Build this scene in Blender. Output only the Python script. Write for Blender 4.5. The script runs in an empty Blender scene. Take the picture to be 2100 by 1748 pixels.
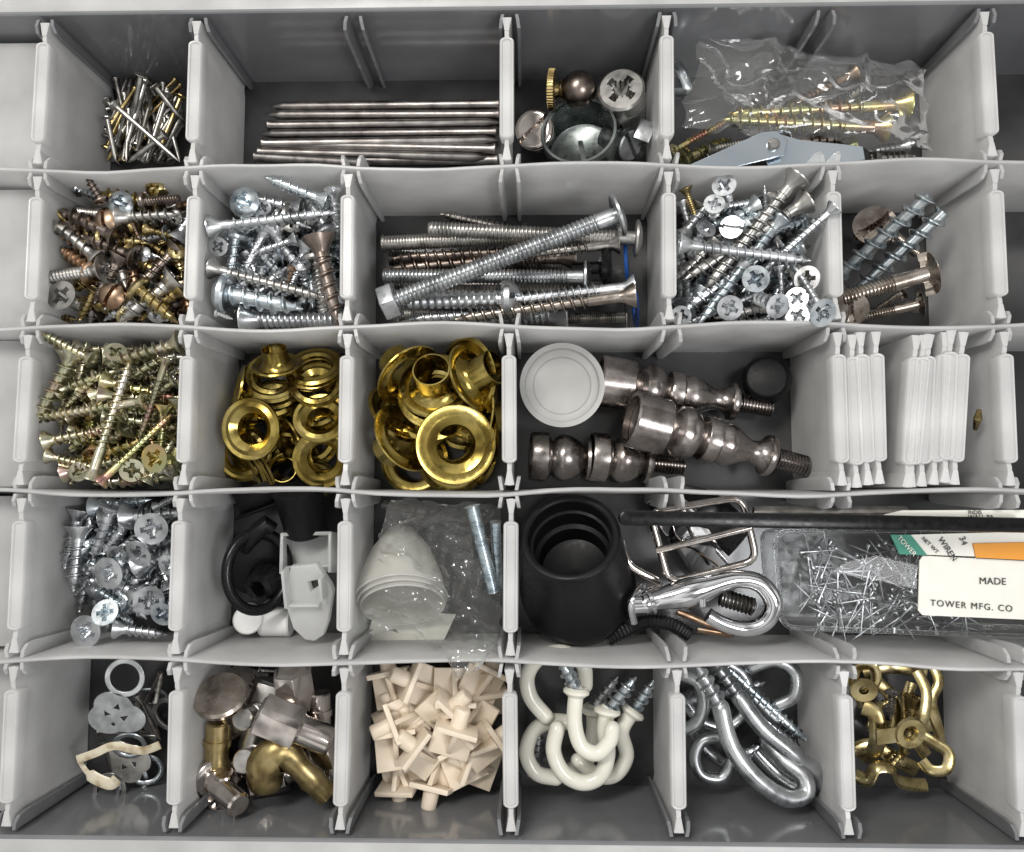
import bpy, bmesh, math, random
from mathutils import Vector, Matrix, Euler, Quaternion, noise
random.seed(7)
H=2.9; D=16.3; F=1630.0; ZC=H+D
sc=bpy.context.scene
sc.unit_settings.scale_length=0.013
col=sc.collection
# ---------------- camera
nd=Vector((35/F,-126/F,-1)).normalized()
Q=nd.rotation_difference(Vector((0,0,-1)))
cam=bpy.data.cameras.new("camera"); co=bpy.data.objects.new("camera",cam); col.objects.link(co)
co.location=(0,0,ZC); co.rotation_mode='QUATERNION'; co.rotation_quaternion=Q
cam.sensor_width=36; cam.lens=36*F/2100; cam.clip_start=.1; cam.clip_end=500
sc.camera=co
def P(u,v,z=0.0):
    d=Q@Vector(((u-1050)/F,-(v-874)/F,-1)); t=(z-ZC)/d.z
    return Vector((d.x*t,d.y*t,z))
# ---------------- world
w=bpy.data.worlds.new("World"); sc.world=w; w.use_nodes=True
nt=w.node_tree; N=nt.nodes; Lk=nt.links; bg=N["Background"]
tc=N.new("ShaderNodeTexCoord"); nz=N.new("ShaderNodeTexNoise"); nz.inputs["Scale"].default_value=2.2; nz.inputs["Detail"].default_value=2
cr=N.new("ShaderNodeValToRGB"); cr.color_ramp.elements[0].position=.40; cr.color_ramp.elements[0].color=(.15,.148,.145,1)
cr.color_ramp.elements[1].position=.63; cr.color_ramp.elements[1].color=(.92,.905,.88,1)
Lk.new(tc.outputs["Generated"],nz.inputs["Vector"]); Lk.new(nz.outputs[0],cr.inputs[0]); Lk.new(cr.outputs[0],bg.inputs[0]); bg.inputs[1].default_value=1.1
def area(name,loc,size,power,color,tgt=(0,1.5,0)):
    l=bpy.data.lights.new(name,'AREA'); l.shape='RECTANGLE'; l.size=size[0]; l.size_y=size[1]; l.energy=power; l.color=color
    o=bpy.data.objects.new(name,l); col.objects.link(o); o.location=loc
    o.rotation_euler=(Vector(tgt)-Vector(loc)).to_track_quat('-Z','Y').to_euler(); return o
area("ceiling_lamp",(-11,15,33),(16,6),8400,(1,.97,.92))
area("ceiling_lamp",(15,-7,31),(8,12),4600,(.98,.98,1))
sc.view_settings.view_transform='Standard'; sc.view_settings.look='None'
# ---------------- materials
def newmat(name):
    m=bpy.data.materials.new(name); m.use_nodes=True
    nt=m.node_tree; b=nt.nodes["Principled BSDF"]; return m,nt,b
def tex(nt,scale,detail=3,rnd=True,typ="ShaderNodeTexNoise"):
    tc=nt.nodes.new("ShaderNodeTexCoord"); n=nt.nodes.new(typ); n.inputs["Scale"].default_value=scale
    if typ=="ShaderNodeTexNoise": n.inputs["Detail"].default_value=detail
    if rnd:
        oi=nt.nodes.new("ShaderNodeObjectInfo"); mu=nt.nodes.new("ShaderNodeMath"); mu.operation='MULTIPLY'; mu.inputs[1].default_value=37
        va=nt.nodes.new("ShaderNodeVectorMath"); va.operation='ADD'
        nt.links.new(oi.outputs["Random"],mu.inputs[0]); nt.links.new(tc.outputs["Object"],va.inputs[0]); nt.links.new(mu.outputs[0],va.inputs[1]); nt.links.new(va.outputs[0],n.inputs["Vector"])
    else: nt.links.new(tc.outputs["Object"],n.inputs["Vector"])
    return n
def solid(name,stops,rough=.3,metal=1.0,scale=2.5,bump=.0,bscale=7,rvar=.08,spec=.5,sss=0,vary=.25):
    m,nt,b=newmat(name); L=nt.links
    n=tex(nt,scale,2); r=nt.nodes.new("ShaderNodeValToRGB"); el=r.color_ramp.elements
    el[0].position=.3; el[1].position=.7
    k=len(stops)
    for i,c in enumerate(stops):
        if i==0: e=el[0]
        elif i==k-1: e=el[-1]
        else: e=el.new(.3+.4*i/(k-1))
        e.color=(*c,1)
    if k==1: el[1].color=(*stops[0],1)
    L.new(n.outputs[0],r.inputs[0])
    oi=nt.nodes.new("ShaderNodeObjectInfo"); mr=nt.nodes.new("ShaderNodeMapRange"); mr.inputs[3].default_value=1-vary; mr.inputs[4].default_value=1+vary*.35
    mr2=nt.nodes.new("ShaderNodeVectorMath"); mr2.operation='SCALE'
    L.new(oi.outputs["Random"],mr.inputs[0]); L.new(r.outputs[0],mr2.inputs[0]); L.new(mr.outputs[0],mr2.inputs["Scale"]); L.new(mr2.outputs[0],b.inputs["Base Color"])
    b.inputs["Metallic"].default_value=metal; b.inputs["Specular IOR Level"].default_value=spec
    if rvar>0:
        n2=tex(nt,bscale,3); q=nt.nodes.new("ShaderNodeMapRange"); q.inputs[3].default_value=max(.03,rough-rvar); q.inputs[4].default_value=rough+rvar
        q.inputs[1].default_value=.3; q.inputs[2].default_value=.7
        L.new(n2.outputs[0],q.inputs[0]); L.new(q.outputs[0],b.inputs["Roughness"])
    else: b.inputs["Roughness"].default_value=rough
    if bump>0 and rvar>0:
        bp=nt.nodes.new("ShaderNodeBump"); bp.inputs["Strength"].default_value=bump; bp.inputs["Distance"].default_value=.02
        L.new(n2.outputs[0],bp.inputs["Height"]); L.new(bp.outputs[0],b.inputs["Normal"])
    if sss: b.inputs["Subsurface Weight"].default_value=sss; b.inputs["Subsurface Radius"].default_value=(.2,.2,.2)
    return m
def plastic(name,colr,transp,transl,rough=.35,bump=.1,glossy=.5,tint=(1,1,1)):
    m,nt,b=newmat(name); L=nt.links; out=nt.nodes["Material Output"]
    n=tex(nt,.8,5,False); mr=nt.nodes.new("ShaderNodeMapRange"); mr.inputs[1].default_value=.3; mr.inputs[2].default_value=.7; mr.inputs[3].default_value=.84; mr.inputs[4].default_value=1.06
    vs=nt.nodes.new("ShaderNodeVectorMath"); vs.operation='SCALE'; vs.inputs[0].default_value=colr
    L.new(n.outputs[0],mr.inputs[0]); L.new(mr.outputs[0],vs.inputs["Scale"]); L.new(vs.outputs[0],b.inputs["Base Color"])
    b.inputs["Roughness"].default_value=rough; b.inputs["Specular IOR Level"].default_value=glossy
    n2=tex(nt,22,4,False); bp=nt.nodes.new("ShaderNodeBump"); bp.inputs["Strength"].default_value=bump; bp.inputs["Distance"].default_value=.03
    L.new(n2.outputs[0],bp.inputs["Height"]); L.new(bp.outputs[0],b.inputs["Normal"])
    tl=nt.nodes.new("ShaderNodeBsdfTranslucent"); L.new(vs.outputs[0],tl.inputs[0])
    m1=nt.nodes.new("ShaderNodeMixShader"); m1.inputs[0].default_value=transl
    L.new(b.outputs[0],m1.inputs[1]); L.new(tl.outputs[0],m1.inputs[2])
    if transp>0:
        tr=nt.nodes.new("ShaderNodeBsdfTransparent"); tr.inputs[0].default_value=(*tint,1)
        m2=nt.nodes.new("ShaderNodeMixShader"); m2.inputs[0].default_value=transp
        L.new(m1.outputs[0],m2.inputs[1]); L.new(tr.outputs[0],m2.inputs[2]); L.new(m2.outputs[0],out.inputs[0])
    else: L.new(m1.outputs[0],out.inputs[0])
    return m
def film(name,tint=(.96,.97,.96),base=.08,rough=.08,bump=.5,bscale=3,haze=.0,fr=.8):
    m,nt,b=newmat(name); L=nt.links; out=nt.nodes["Material Output"]
    g=nt.nodes.new("ShaderNodeBsdfGlossy"); g.inputs["Roughness"].default_value=rough; g.inputs[0].default_value=(1,1,1,1)
    t=nt.nodes.new("ShaderNodeBsdfTransparent"); t.inputs[0].default_value=(*tint,1)
    lw=nt.nodes.new("ShaderNodeLayerWeight"); lw.inputs[0].default_value=.2
    if bump>0:
        n=tex(nt,bscale,2,False); bp=nt.nodes.new("ShaderNodeBump"); bp.inputs["Strength"].default_value=bump; bp.inputs["Distance"].default_value=.1
        L.new(n.outputs[0],bp.inputs["Height"]); L.new(bp.outputs[0],g.inputs["Normal"]); L.new(bp.outputs[0],lw.inputs["Normal"])
    ad=nt.nodes.new("ShaderNodeMath"); ad.operation='MULTIPLY_ADD'; ad.inputs[1].default_value=fr; ad.inputs[2].default_value=base; ad.use_clamp=True
    L.new(lw.outputs["Fresnel"],ad.inputs[0])
    mx=nt.nodes.new("ShaderNodeMixShader"); L.new(ad.outputs[0],mx.inputs[0]); L.new(t.outputs[0],mx.inputs[1]); L.new(g.outputs[0],mx.inputs[2])
    d=nt.nodes.new("ShaderNodeBsdfDiffuse"); d.inputs[0].default_value=(.8,.8,.78,1)
    m3=nt.nodes.new("ShaderNodeMixShader"); m3.inputs[0].default_value=haze
    L.new(mx.outputs[0],m3.inputs[1]); L.new(d.outputs[0],m3.inputs[2]); L.new(m3.outputs[0],out.inputs[0])
    return m
M={}
M['zinc']=solid("zinc",[(.34,.35,.36),(.60,.62,.64),(.76,.78,.80)],.32)
M['zincb']=solid("zinc_blue",[(.40,.45,.49),(.62,.68,.71),(.76,.80,.82)],.3)
M['dzinc']=solid("aged_zinc",[(.26,.255,.24),(.46,.45,.43),(.58,.57,.54)],.36)
M['steel']=solid("steel",[(.16,.15,.14),(.33,.31,.29),(.46,.44,.42)],.33)
M['nail']=solid("nail_steel",[(.17,.155,.15),(.29,.27,.26),(.40,.38,.365)],.38)
M['brown']=solid("bronze_steel",[(.10,.08,.07),(.22,.18,.155),(.34,.29,.26)],.34)
M['anick']=solid("aged_nickel",[(.24,.20,.17),(.42,.37,.32),(.56,.51,.46)],.26)
M['brass']=solid("brass",[(.27,.20,.09),(.50,.41,.20),(.62,.53,.31)],.27)
M['brassd']=solid("aged_brass",[(.18,.13,.06),(.37,.29,.13),(.48,.38,.2)],.33)
M['gromb']=solid("grommet_brass",[(.22,.15,.035),(.43,.33,.09),(.56,.45,.17)],.22,scale=1.2,rvar=.09)
M['copper']=solid("copper",[(.22,.13,.08),(.40,.27,.18),(.38,.30,.23)],.34)
M['yz']=solid("yellow_zinc",[(.48,.35,.31),(.50,.45,.31),(.42,.43,.31),(.64,.58,.43),(.66,.64,.59)],.32,scale=1.1)
M['yz2']=solid("yellow_zinc_bright",[(.52,.30,.25),(.57,.45,.21),(.44,.46,.24),(.66,.56,.34)],.3,scale=1.1)
M['nickel']=solid("nickel",[(.46,.41,.38),(.62,.57,.53),(.74,.69,.65)],.14,rvar=.05)
M['dnickel']=solid("brushed_dark_nickel",[(.24,.21,.195),(.33,.30,.285),(.40,.37,.35)],.25,rvar=.06)
M['chrome']=solid("chrome",[(.72,.73,.75),(.82,.83,.85)],.07,rvar=.03)
M['galv']=solid("galvanised",[(.33,.34,.35),(.50,.52,.53),(.62,.64,.65)],.32,rvar=.1)
M['wing']=solid("blue_zinc_plate",[(.52,.60,.68),(.66,.73,.79)],.25,rvar=0,scale=.7,vary=.05)
M['clamp']=solid("dark_galvanised",[(.07,.085,.08),(.17,.19,.185),(.36,.39,.38)],.3,scale=1)
M['black']=solid("black_rubber",[(.0035,.0035,.004),(.006,.006,.0065)],.42,metal=0,spec=.22,rvar=.08)
M['blackp']=solid("black_plastic",[(.004,.004,.0045)],.28,metal=0,spec=.3)
M['white']=solid("white_plastic",[(.76,.76,.74),(.82,.82,.80)],.35,metal=0,vary=.05,sss=.1)
M['ivory']=solid("ivory_enamel",[(.68,.665,.58),(.74,.725,.64)],.16,metal=0,vary=.05,rvar=.05)
M['cream']=solid("aged_cream_paint",[(.28,.2,.1),(.62,.56,.42),(.68,.63,.5)],.35,metal=0,vary=.05,scale=3)
M['beige']=solid("beige_plastic",[(.70,.60,.47),(.76,.66,.53)],.4,metal=0,vary=.08,sss=.1)
M['paper']=solid("label_paper",[(.72,.71,.64),(.76,.75,.69)],.5,metal=0,vary=.02)
M['green']=solid("green_ink",[(.02,.26,.17)],.5,metal=0)
M['orange']=solid("orange_sticker",[(.80,.32,.02)],.5,metal=0)
M['ink']=solid("black_ink",[(.02,.02,.02)],.5,metal=0)
M['blue']=solid("blue_plastic",[(.01,.08,.33)],.4,metal=0)
M['frost']=plastic("frosted_polypropylene",(.74,.74,.738),.10,.45,.28)
M['divp']=plastic("divider_polypropylene",(.85,.85,.845),.10,.45,.24)
M['divs']=plastic("spare_divider_polypropylene",(.92,.92,.915),.12,.5,.2)
M['cap']=plastic("frosted_cap",(.78,.78,.76),.28,.45,.25)
M['clip']=plastic("clear_clip",(.86,.87,.86),.34,.4,.15)
M['out']=plastic("clear_box_wall",(.21,.215,.225),0,.12,.12,.02,.8)
M['film']=film("bag_film",base=.04,bump=.08,bscale=1.5,haze=.06,rough=.1,fr=.9)
M['film2']=film("bag_film_thick",base=.05,bump=.12,bscale=2,haze=.06,rough=.09,fr=1.0)
M['clear']=film("clear_acrylic",(.95,.96,.96),0.01,.04,0,2,.02,.6)
M['pads']=plastic("translucent_vinyl",(.88,.87,.82),.42,.4,.2)
m,nt,b=newmat("tray_floor"); M['floor']=m
n=tex(nt,.5,5,False); r=nt.nodes.new("ShaderNodeValToRGB"); r.color_ramp.elements[0].position=.35; r.color_ramp.elements[0].color=(.035,.035,.037,1); r.color_ramp.elements[1].position=.7; r.color_ramp.elements[1].color=(.08,.079,.08,1)
nt.links.new(n.outputs[0],r.inputs[0]); nt.links.new(r.outputs[0],b.inputs["Base Color"]); b.inputs["Roughness"].default_value=.16
n2=tex(nt,40,4,False); bp=nt.nodes.new("ShaderNodeBump"); bp.inputs["Strength"].default_value=.06; bp.inputs["Distance"].default_value=.02; nt.links.new(n2.outputs[0],bp.inputs["Height"]); nt.links.new(bp.outputs[0],b.inputs["Normal"])
M['table']=solid("table_surface",[(.6,.6,.59),(.66,.66,.65)],.6,metal=0,vary=0)
# ---------------- geometry
class G:
    def __init__(s): s.v=[]; s.f=[]
    def put(s,vs,fs,X=None):
        b=len(s.v); s.v+= [tuple(X@Vector(a)) if X else tuple(a) for a in vs]; s.f+=[[i+b for i in q] for q in fs]; return s
    def lathe(s,prof,seg=32,X=None,arc=None):
        vs=[];fs=[]; n=len(prof); full=arc is None; A=math.tau if full else arc; c=seg if full else seg+1
        for j in range(c):
            a=A*j/seg
            for r,z in prof: vs.append((r*math.cos(a),r*math.sin(a),z))
        for j in range(seg):
            k=(j+1)%c
            for i in range(n-1): fs.append([j*n+i,k*n+i,k*n+i+1,j*n+i+1])
        return s.put(vs,fs,X)
    def tube(s,pts,rad,seg=12,closed=False,X=None,flat=1.0,up=None):
        pts=[Vector(p) for p in pts]; n=len(pts)
        rs=rad if isinstance(rad,(list,tuple)) else [rad]*n
        if len(rs)<n: rs=list(rs)+[rs[-1]]*(n-len(rs))
        T=[]
        for i in range(n):
            a=pts[(i-1)%n] if (closed or i>0) else pts[i]; b=pts[(i+1)%n] if (closed or i<n-1) else pts[i]
            T.append((b-a).normalized())
        u0=Vector(up) if up else Vector((0,0,1))
        if abs(T[0].dot(u0))>.95: u0=Vector((1,0,0))
        U=(u0-T[0]*u0.dot(T[0])).normalized(); vs=[];fs=[]
        for i in range(n):
            U=(U-T[i]*U.dot(T[i])).normalized(); W=T[i].cross(U)
            for j in range(seg):
                a=math.tau*j/seg; vs.append(pts[i]+(W*math.cos(a)+U*math.sin(a)*flat)*rs[i])
        m=n if closed else n-1
        for i in range(m):
            k=(i+1)%n
            for j in range(seg): fs.append([i*seg+j,i*seg+(j+1)%seg,k*seg+(j+1)%seg,k*seg+j])
        if not closed:
            fs.append(list(range(seg))[::-1]); fs.append([(n-1)*seg+j for j in range(seg)])
        return s.put(vs,fs,X)
    def box(s,cx,cy,cz,sx,sy,sz,X=None):
        vs=[(cx+a*sx/2,cy+b*sy/2,cz+c*sz/2) for a in(-1,1) for b in(-1,1) for c in(-1,1)]
        return s.put(vs,[[0,1,3,2],[4,6,7,5],[0,4,5,1],[2,3,7,6],[0,2,6,4],[1,5,7,3]],X)
    def prism(s,poly,z0,z1,X=None):
        n=len(poly); vs=[(x,y,z0) for x,y in poly]+[(x,y,z1) for x,y in poly]
        return s.put(vs,[list(range(n))[::-1],[n+i for i in range(n)]]+[[i,(i+1)%n,n+(i+1)%n,n+i] for i in range(n)],X)
    def head(s,rh,hh,kind,drive,rs,seg=40):
        def rec(x,y):
            x/=rh;y/=rh; ax,ay=abs(x),abs(y)
            if drive=='phillips':
                w=.13; L=.60
                if (ax<w and ay<L) or (ay<w and ax<L):
                    return rh*(.26+.45*(1-max(ax,ay)/L))
                if ax<.25 and ay<.25: return rh*.35
            if drive=='slot' and ax<.12: return rh*.4
            return 0
        rings=[0,.07,.14,.2,.27,.34,.41,.48,.54,.6,.66,.8,.9,.96,1] if drive else [0,.3,.6,.8,.93,1]
        vs=[(0,0,rec(0,0))]; fs=[]
        def zt(q):
            if kind=='flat': return 0
            if kind=='barrel': return hh*.04*max(0,(q-.9)*10)
            return hh*.6*q**2.4
        for q in rings[1:]:
            for j in range(seg):
                a=math.tau*j/seg; x=rh*q*math.cos(a); y=rh*q*math.sin(a); vs.append((x,y,zt(q)+rec(x,y)))
        R=len(rings)-1
        for j in range(seg): fs.append([0,1+(j+1)%seg,1+j])
        for i in range(R-1):
            for j in range(seg):
                a=1+i*seg;b=a+seg; fs.append([a+j,a+(j+1)%seg,b+(j+1)%seg,b+j])
        s.put(vs,fs)
        if kind=='flat': pr=[(rh,0),(rh*.99,.10*hh),(rs*1.25,.8*hh),(rs,hh*1.15)]
        elif kind=='barrel': pr=[(rh,.04*hh),(rh,hh),(rs,hh)]
        else: pr=[(rh,.6*hh),(rh*.99,.85*hh),(rh*.9,hh),(rs,hh)]
        s.lathe(pr,seg)
        return s
    def thread(s,z0,z1,root,crest,pitch,kind='wood',n=14,tip=0.0):
        prof=[(0,root),(.3,root),(.47,crest),(.55,crest),(.72,root)] if kind=='wood' else [(0,root),(.42,crest),(.58,crest)]
        PN=len(prof); turns=int((z1-z0)/pitch)+3; Mx=turns*PN; vs=[];fs=[]
        for j in range(n):
            for m in range(Mx+1):
                k,i=divmod(m,PN); z=z0+pitch*(k-1+prof[i][0]+j/n); zc=min(max(z,z0),z1)
                r=prof[i][1] if z0<z<z1 else root
                if tip>0 and zc>z1-tip:
                    q=(z1-zc)/tip; r=r*(q**.8)+.004
                a=math.tau*j/n; vs.append((r*math.cos(a),r*math.sin(a),zc))
        C=Mx+1
        for j in range(n):
            for m in range(Mx):
                if j<n-1: fs.append([j*C+m,(j+1)*C+m,(j+1)*C+m+1,j*C+m+1])
                elif m+PN+1<=Mx: fs.append([j*C+m,m+PN,m+PN+1,j*C+m+1])
        s.put(vs,fs)
        if tip<=0: s.lathe([(root*.99,z1-.001),(root*.8,z1+.02),(0.001,z1+.02)],n)
        return s
    def mesh(s,name,mat,ang=38,bev=0,fix=True):
        me=bpy.data.meshes.new(name); me.from_pydata(s.v,[],s.f)
        if fix or bev:
            bm=bmesh.new(); bm.from_mesh(me)
            if bev:
                bmesh.ops.remove_doubles(bm,verts=bm.verts,dist=1e-4)
                es=[e for e in bm.edges if len(e.link_faces)==2 and e.calc_face_angle(0)>.6]
                bmesh.ops.bevel(bm,geom=es,offset=bev,segments=2,affect='EDGES',profile=.5)
            bmesh.ops.recalc_face_normals(bm,faces=bm.faces); bm.to_mesh(me); bm.free()
        for p in me.polygons: p.use_smooth=True
        me.set_sharp_from_angle(angle=math.radians(ang)); me.materials.append(M[mat]); return me
def link(name,me,label=None,cat=None,grp=None,X=None,parent=None,kind=None):
    o=bpy.data.objects.new(name,me); col.objects.link(o)
    if X is not None: o.matrix_world=X
    if parent:
        o.parent=parent; o.matrix_parent_inverse=parent.matrix_basis.inverted()
        if label:o["label"]=label
    else:
        if label:o["label"]=label
        if cat:o["category"]=cat
        if grp:o["group"]=grp
        if kind:o["kind"]=kind
    return o
def wlink(g,name,mat,label=None,cat=None,grp=None,parent=None,kind=None,ang=38,bev=0):
    n=len(g.v); c=Vector((sum(a[0] for a in g.v)/n,sum(a[1] for a in g.v)/n,min(a[2] for a in g.v)))
    g.v=[tuple(Vector(a)-c) for a in g.v]
    return link(name,g.mesh(name,mat,ang,bev),label,cat,grp,Matrix.Translation(c),parent,kind)
def axm(A,B,roll=0,s=1):
    d=(B-A).normalized(); q=d.to_track_quat('Z','Y')
    return Matrix.Translation(A)@q.to_matrix().to_4x4()@Matrix.Rotation(roll,4,'Z')@Matrix.Scale(s,4)
def smooth(pts,k=6,closed=False):
    pts=[Vector(p) for p in pts]; n=len(pts); out=[]
    for i in range(n if closed else n-1):
        if closed: a,b,c,d=pts[i-1],pts[i],pts[(i+1)%n],pts[(i+2)%n]
        else: a,b,c,d=pts[max(i-1,0)],pts[i],pts[i+1],pts[min(i+2,n-1)]
        for j in range(k):
            t=j/k; out.append(.5*((2*b)+(c-a)*t+(2*a-5*b+4*c-d)*t*t+(3*b-a-3*c+d)*t**3))
    if not closed: out.append(pts[-1])
    return out
def plate(loops,th,mat,name,bev=.015):
    cu=bpy.data.curves.new("tmp",'CURVE'); cu.dimensions='2D'; cu.fill_mode='BOTH'; cu.extrude=th/2; cu.bevel_depth=bev; cu.bevel_resolution=1
    for lp in loops:
        sp=cu.splines.new('POLY'); sp.points.add(len(lp)-1); sp.use_cyclic_u=True
        for p,q in zip(sp.points,lp): p.co=(q[0],q[1],0,1)
    o=bpy.data.objects.new("tmp",cu); col.objects.link(o); bpy.context.view_layer.update()
    me=bpy.data.meshes.new_from_object(o); bpy.data.objects.remove(o); me.name=name
    me.materials.clear(); me.materials.append(M[mat])
    for p in me.polygons: p.use_smooth=True
    me.set_sharp_from_angle(angle=math.radians(40)); return me
def circ(x,y,r,n=24,ry=None): return [(x+r*math.cos(math.tau*i/n),y+(ry or r)*math.sin(math.tau*i/n)) for i in range(n)]
# ---------------- the box
XC=[-13.89,-10.52,-7.15,-3.78,-0.41,2.96,6.33,9.70,13.07]
YW=[10.2,6.77,3.335,-0.097,-3.517,-6.94]
box=bpy.data.objects.new("storage_box",None); col.objects.link(box)
box["label"]="large translucent plastic compartment storage box full of hardware"; box["category"]="storage box"
g=G(); g.box(-.41,1.63,-.06,27.2,17.4,.12); wlink(g,"tray_floor",'floor',parent=box)
xa,xb=XC[0]-.1,XC[-1]+.1
def wallx(g,y,th,z0,z1,wob=.0):
    n=60; vs=[];fs=[]
    for i in range(n+1):
        x=xa+(xb-xa)*i/n
        for (yy,zz) in ((-th/2,z0),(th/2,z0),(th/2*.8,z1-.03),(th/2*.4,z1),(-th/2*.4,z1),(-th/2*.8,z1-.03)):
            o=wob*math.sin(x*.9+y)*zz/H+wob*.5*noise.noise(Vector((x*.8,y,0)))*zz/H
            vs.append((x,y+yy+o,zz))
    for i in range(n):
        for j in range(6): fs.append([i*6+j,i*6+(j+1)%6,(i+1)*6+(j+1)%6,(i+1)*6+j])
    fs.append([0,1,2,3,4,5]); fs.append([n*6+j for j in range(6)][::-1]); g.put(vs,fs)
def ribs(g,y,side,xs):
    for x in xs:
        for sx in(-1,1):
            pr=[(0,.02),(.10,.02),(.20,.12),(.24,.5),(.30,H-.35),(.27,H-.12),(.15,H-.02),(0,H-.04)]
            vs=[];n=len(pr)
            for t in(-.035,.035):
                for p,z in pr: vs.append((x+sx*(.15+p*.18)+t,y+side*(.04+p),z))
            g.put(vs,[list(range(n))[::-1],[n+i for i in range(n)]]+[[i,(i+1)%n,n+(i+1)%n,n+i] for i in range(n)])
g=G(); wallx(g,YW[0]+.06,.12,0,H+.02); ribs(g,YW[0]-.02,-1,XC[1:-1]); wlink(g,"outer_wall",'out',parent=box)
g=G(); wallx(g,YW[5]-.06,.12,0,H+.02); ribs(g,YW[5]+.02,1,XC[1:-1]); wlink(g,"outer_wall",'out',parent=box)
for x in (xa,xb):
    g=G(); g.box(x,1.63,H/2,.12,17.1,H); wlink(g,"outer_wall",'out',parent=box)
for y in YW[1:5]:
    g=G(); wallx(g,y,.11,0.002,H,.07); ribs(g,y,-1,XC[1:-1]); ribs(g,y,1,XC[1:-1]); wlink(g,"partition_wall",'frost',parent=box)
for yy in (10.5,-7.24):
    g=G(); g.box(-.41,yy,H-.02,27.8,.45,.1); wlink(g,"rim",'frost',parent=box,bev=.03)
for r in range(5):
    g=G(); g.box(-12.33,(YW[r]+YW[r+1])/2,2.0,3.1,YW[r]-YW[r+1]-.2,.1); wlink(g,"side_ledge",'frost',parent=box,bev=.03)
g=G(); g.box(0,0,-.4,120,120,.3); t=wlink(g,"table_top",'table'); t["kind"]="structure"; t["label"]="pale grey table surface under the storage box"; t["category"]="table"
def divmesh(mat):
    g=G(); hy=1.58
    pl=[(-hy,.35),(-hy+.1,.12),(-hy+.3,.05),(hy-.3,.05),(hy-.1,.12),(hy,.35),(hy,2.86),(1.2,2.86),(1.05,2.8),(-1.05,2.8),(-1.2,2.86),(-hy,2.86)]
    R=Matrix(((0,0,1,0),(1,0,0,0),(0,1,0,0),(0,0,0,1)))
    g.prism(pl,-.045,.045,R)
    for s in(-1,1):
        g.prism([(-.10,s*(hy-.01)),(-.045,s*(hy-.3)),(.045,s*(hy-.3)),(.10,s*(hy-.01))],.2,2.88)
    def stad(w,l,n=8):
        o=[]
        for i in range(n+1): a=math.pi*i/n; o.append((w*math.cos(a),l-w*.6+w*.6*math.sin(a)))
        for i in range(n+1): a=math.pi+math.pi*i/n; o.append((w*math.cos(a),-l+w*.6+w*.6*math.sin(a)))
        return o
    rr=[(.06,2.5),(.135,2.55),(.155,2.84),(.15,2.90),(.13,2.93),(.105,2.925),(.085,2.88)]
    vs=[];fs=[];c=None
    for w,z in rr:
        o=stad(w,1.12-(.15-w)); c=len(o); vs+=[(x,y,z) for x,y in o]
    for i in range(len(rr)-1):
        for j in range(c): fs.append([i*c+j,i*c+(j+1)%c,(i+1)*c+(j+1)%c,(i+1)*c+j])
    fs.append([(len(rr)-1)*c+j for j in range(c)]); fs.append(list(range(c))[::-1]); g.put(vs,fs)
    return g.mesh("divider_panel",mat,40)
DM=divmesh('divp'); DS=divmesh('divs')
def divider(x,y,z=0,rz=0,ry=0,rx=0,lab="frosted plastic divider slotted between the partition walls",grp="slotted compartment dividers",me=None):
    link("plastic_divider",me or DM,lab,"divider",grp,Matrix.Translation((x,y,z))@Euler((rx,ry,rz)).to_matrix().to_4x4())
miss={(0,3),(0,6),(1,4),(2,5),(3,5),(3,6),(3,7)}
for r in range(5):
    yc=(YW[r]+YW[r+1])/2
    for k in range(1,8):
        if (r,k) in miss: continue
        divider(XC[k]+random.uniform(-.03,.03),yc,0,random.uniform(-.012,.012),random.uniform(-.012,.012))
# ---------------- fasteners
TY={}
def deftype(k,L,rs,rh,hh,head,drive,root,crest,pitch,t0,kind,tip,nseg=14): TY[k]=dict(L=L,rs=rs,rh=rh,hh=hh,head=head,drive=drive,root=root,crest=crest,pitch=pitch,t0=t0,kind=kind,tip=tip,n=nseg)
deftype('wood',1.4,.135,.30,.22,'flat','phillips',.11,.175,.18,.33,'wood',.35)
deftype('woodlong',2.6,.125,.29,.22,'flat','phillips',.105,.165,.16,.4,'wood',.4)
deftype('woodslot',1.3,.135,.29,.2,'flat','slot',.11,.165,.16,.5,'wood',.35)
deftype('pan',1.25,.14,.32,.22,'pan','phillips',.12,.18,.18,.24,'wood',.35)
deftype('panslot',1.2,.13,.30,.19,'pan','slot',.11,.17,.16,.24,'wood',.3)
deftype('mach',1.5,.15,.34,.23,'flat','phillips',.13,.155,.09,.28,'m',0)
deftype('machpan',1.4,.16,.34,.25,'pan','slot',.14,.165,.09,.28,'m',0)
deftype('dry',1.9,.11,.27,.24,'flat','phillips',.09,.17,.20,.32,'wood',.3)
deftype('dryl',3.5,.12,.28,.26,'flat','phillips',.09,.165,.19,.9,'wood',.35)
deftype('rodm',5.0,.17,.2,.02,'flat',None,.15,.18,.09,.04,'m',0)
deftype('bolt',5.4,.18,.46,.2,'pan',None,.16,.195,.1,.6,'m',0,16)
deftype('lag',3.5,.22,.27,.05,'flat',None,.17,.33,.46,.08,'wood',0,18)
deftype('flatbolt',2.1,.2,.52,.09,'flat','slot',.17,.2,.09,.9,'m',0,18)
SM={}
def smesh(k,mat):
    if (k,mat) in SM: return SM[k,mat]
    t=TY[k]; g=G(); g.head(t['rh'],t['hh'],t['head'],t['drive'],t['rs'])
    g.lathe([(t['rs'],t['hh']),(t['rs'],t['t0'])],16); g.lathe([(t['rs'],t['t0']),(t['root'],t['t0']+.01)],16)
    g.thread(t['t0'],t['L'],t['root'],t['crest'],t['pitch'],t['kind'],t['n'],t['tip'])
    SM[k,mat]=g.mesh(k,mat,32); return SM[k,mat]
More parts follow.
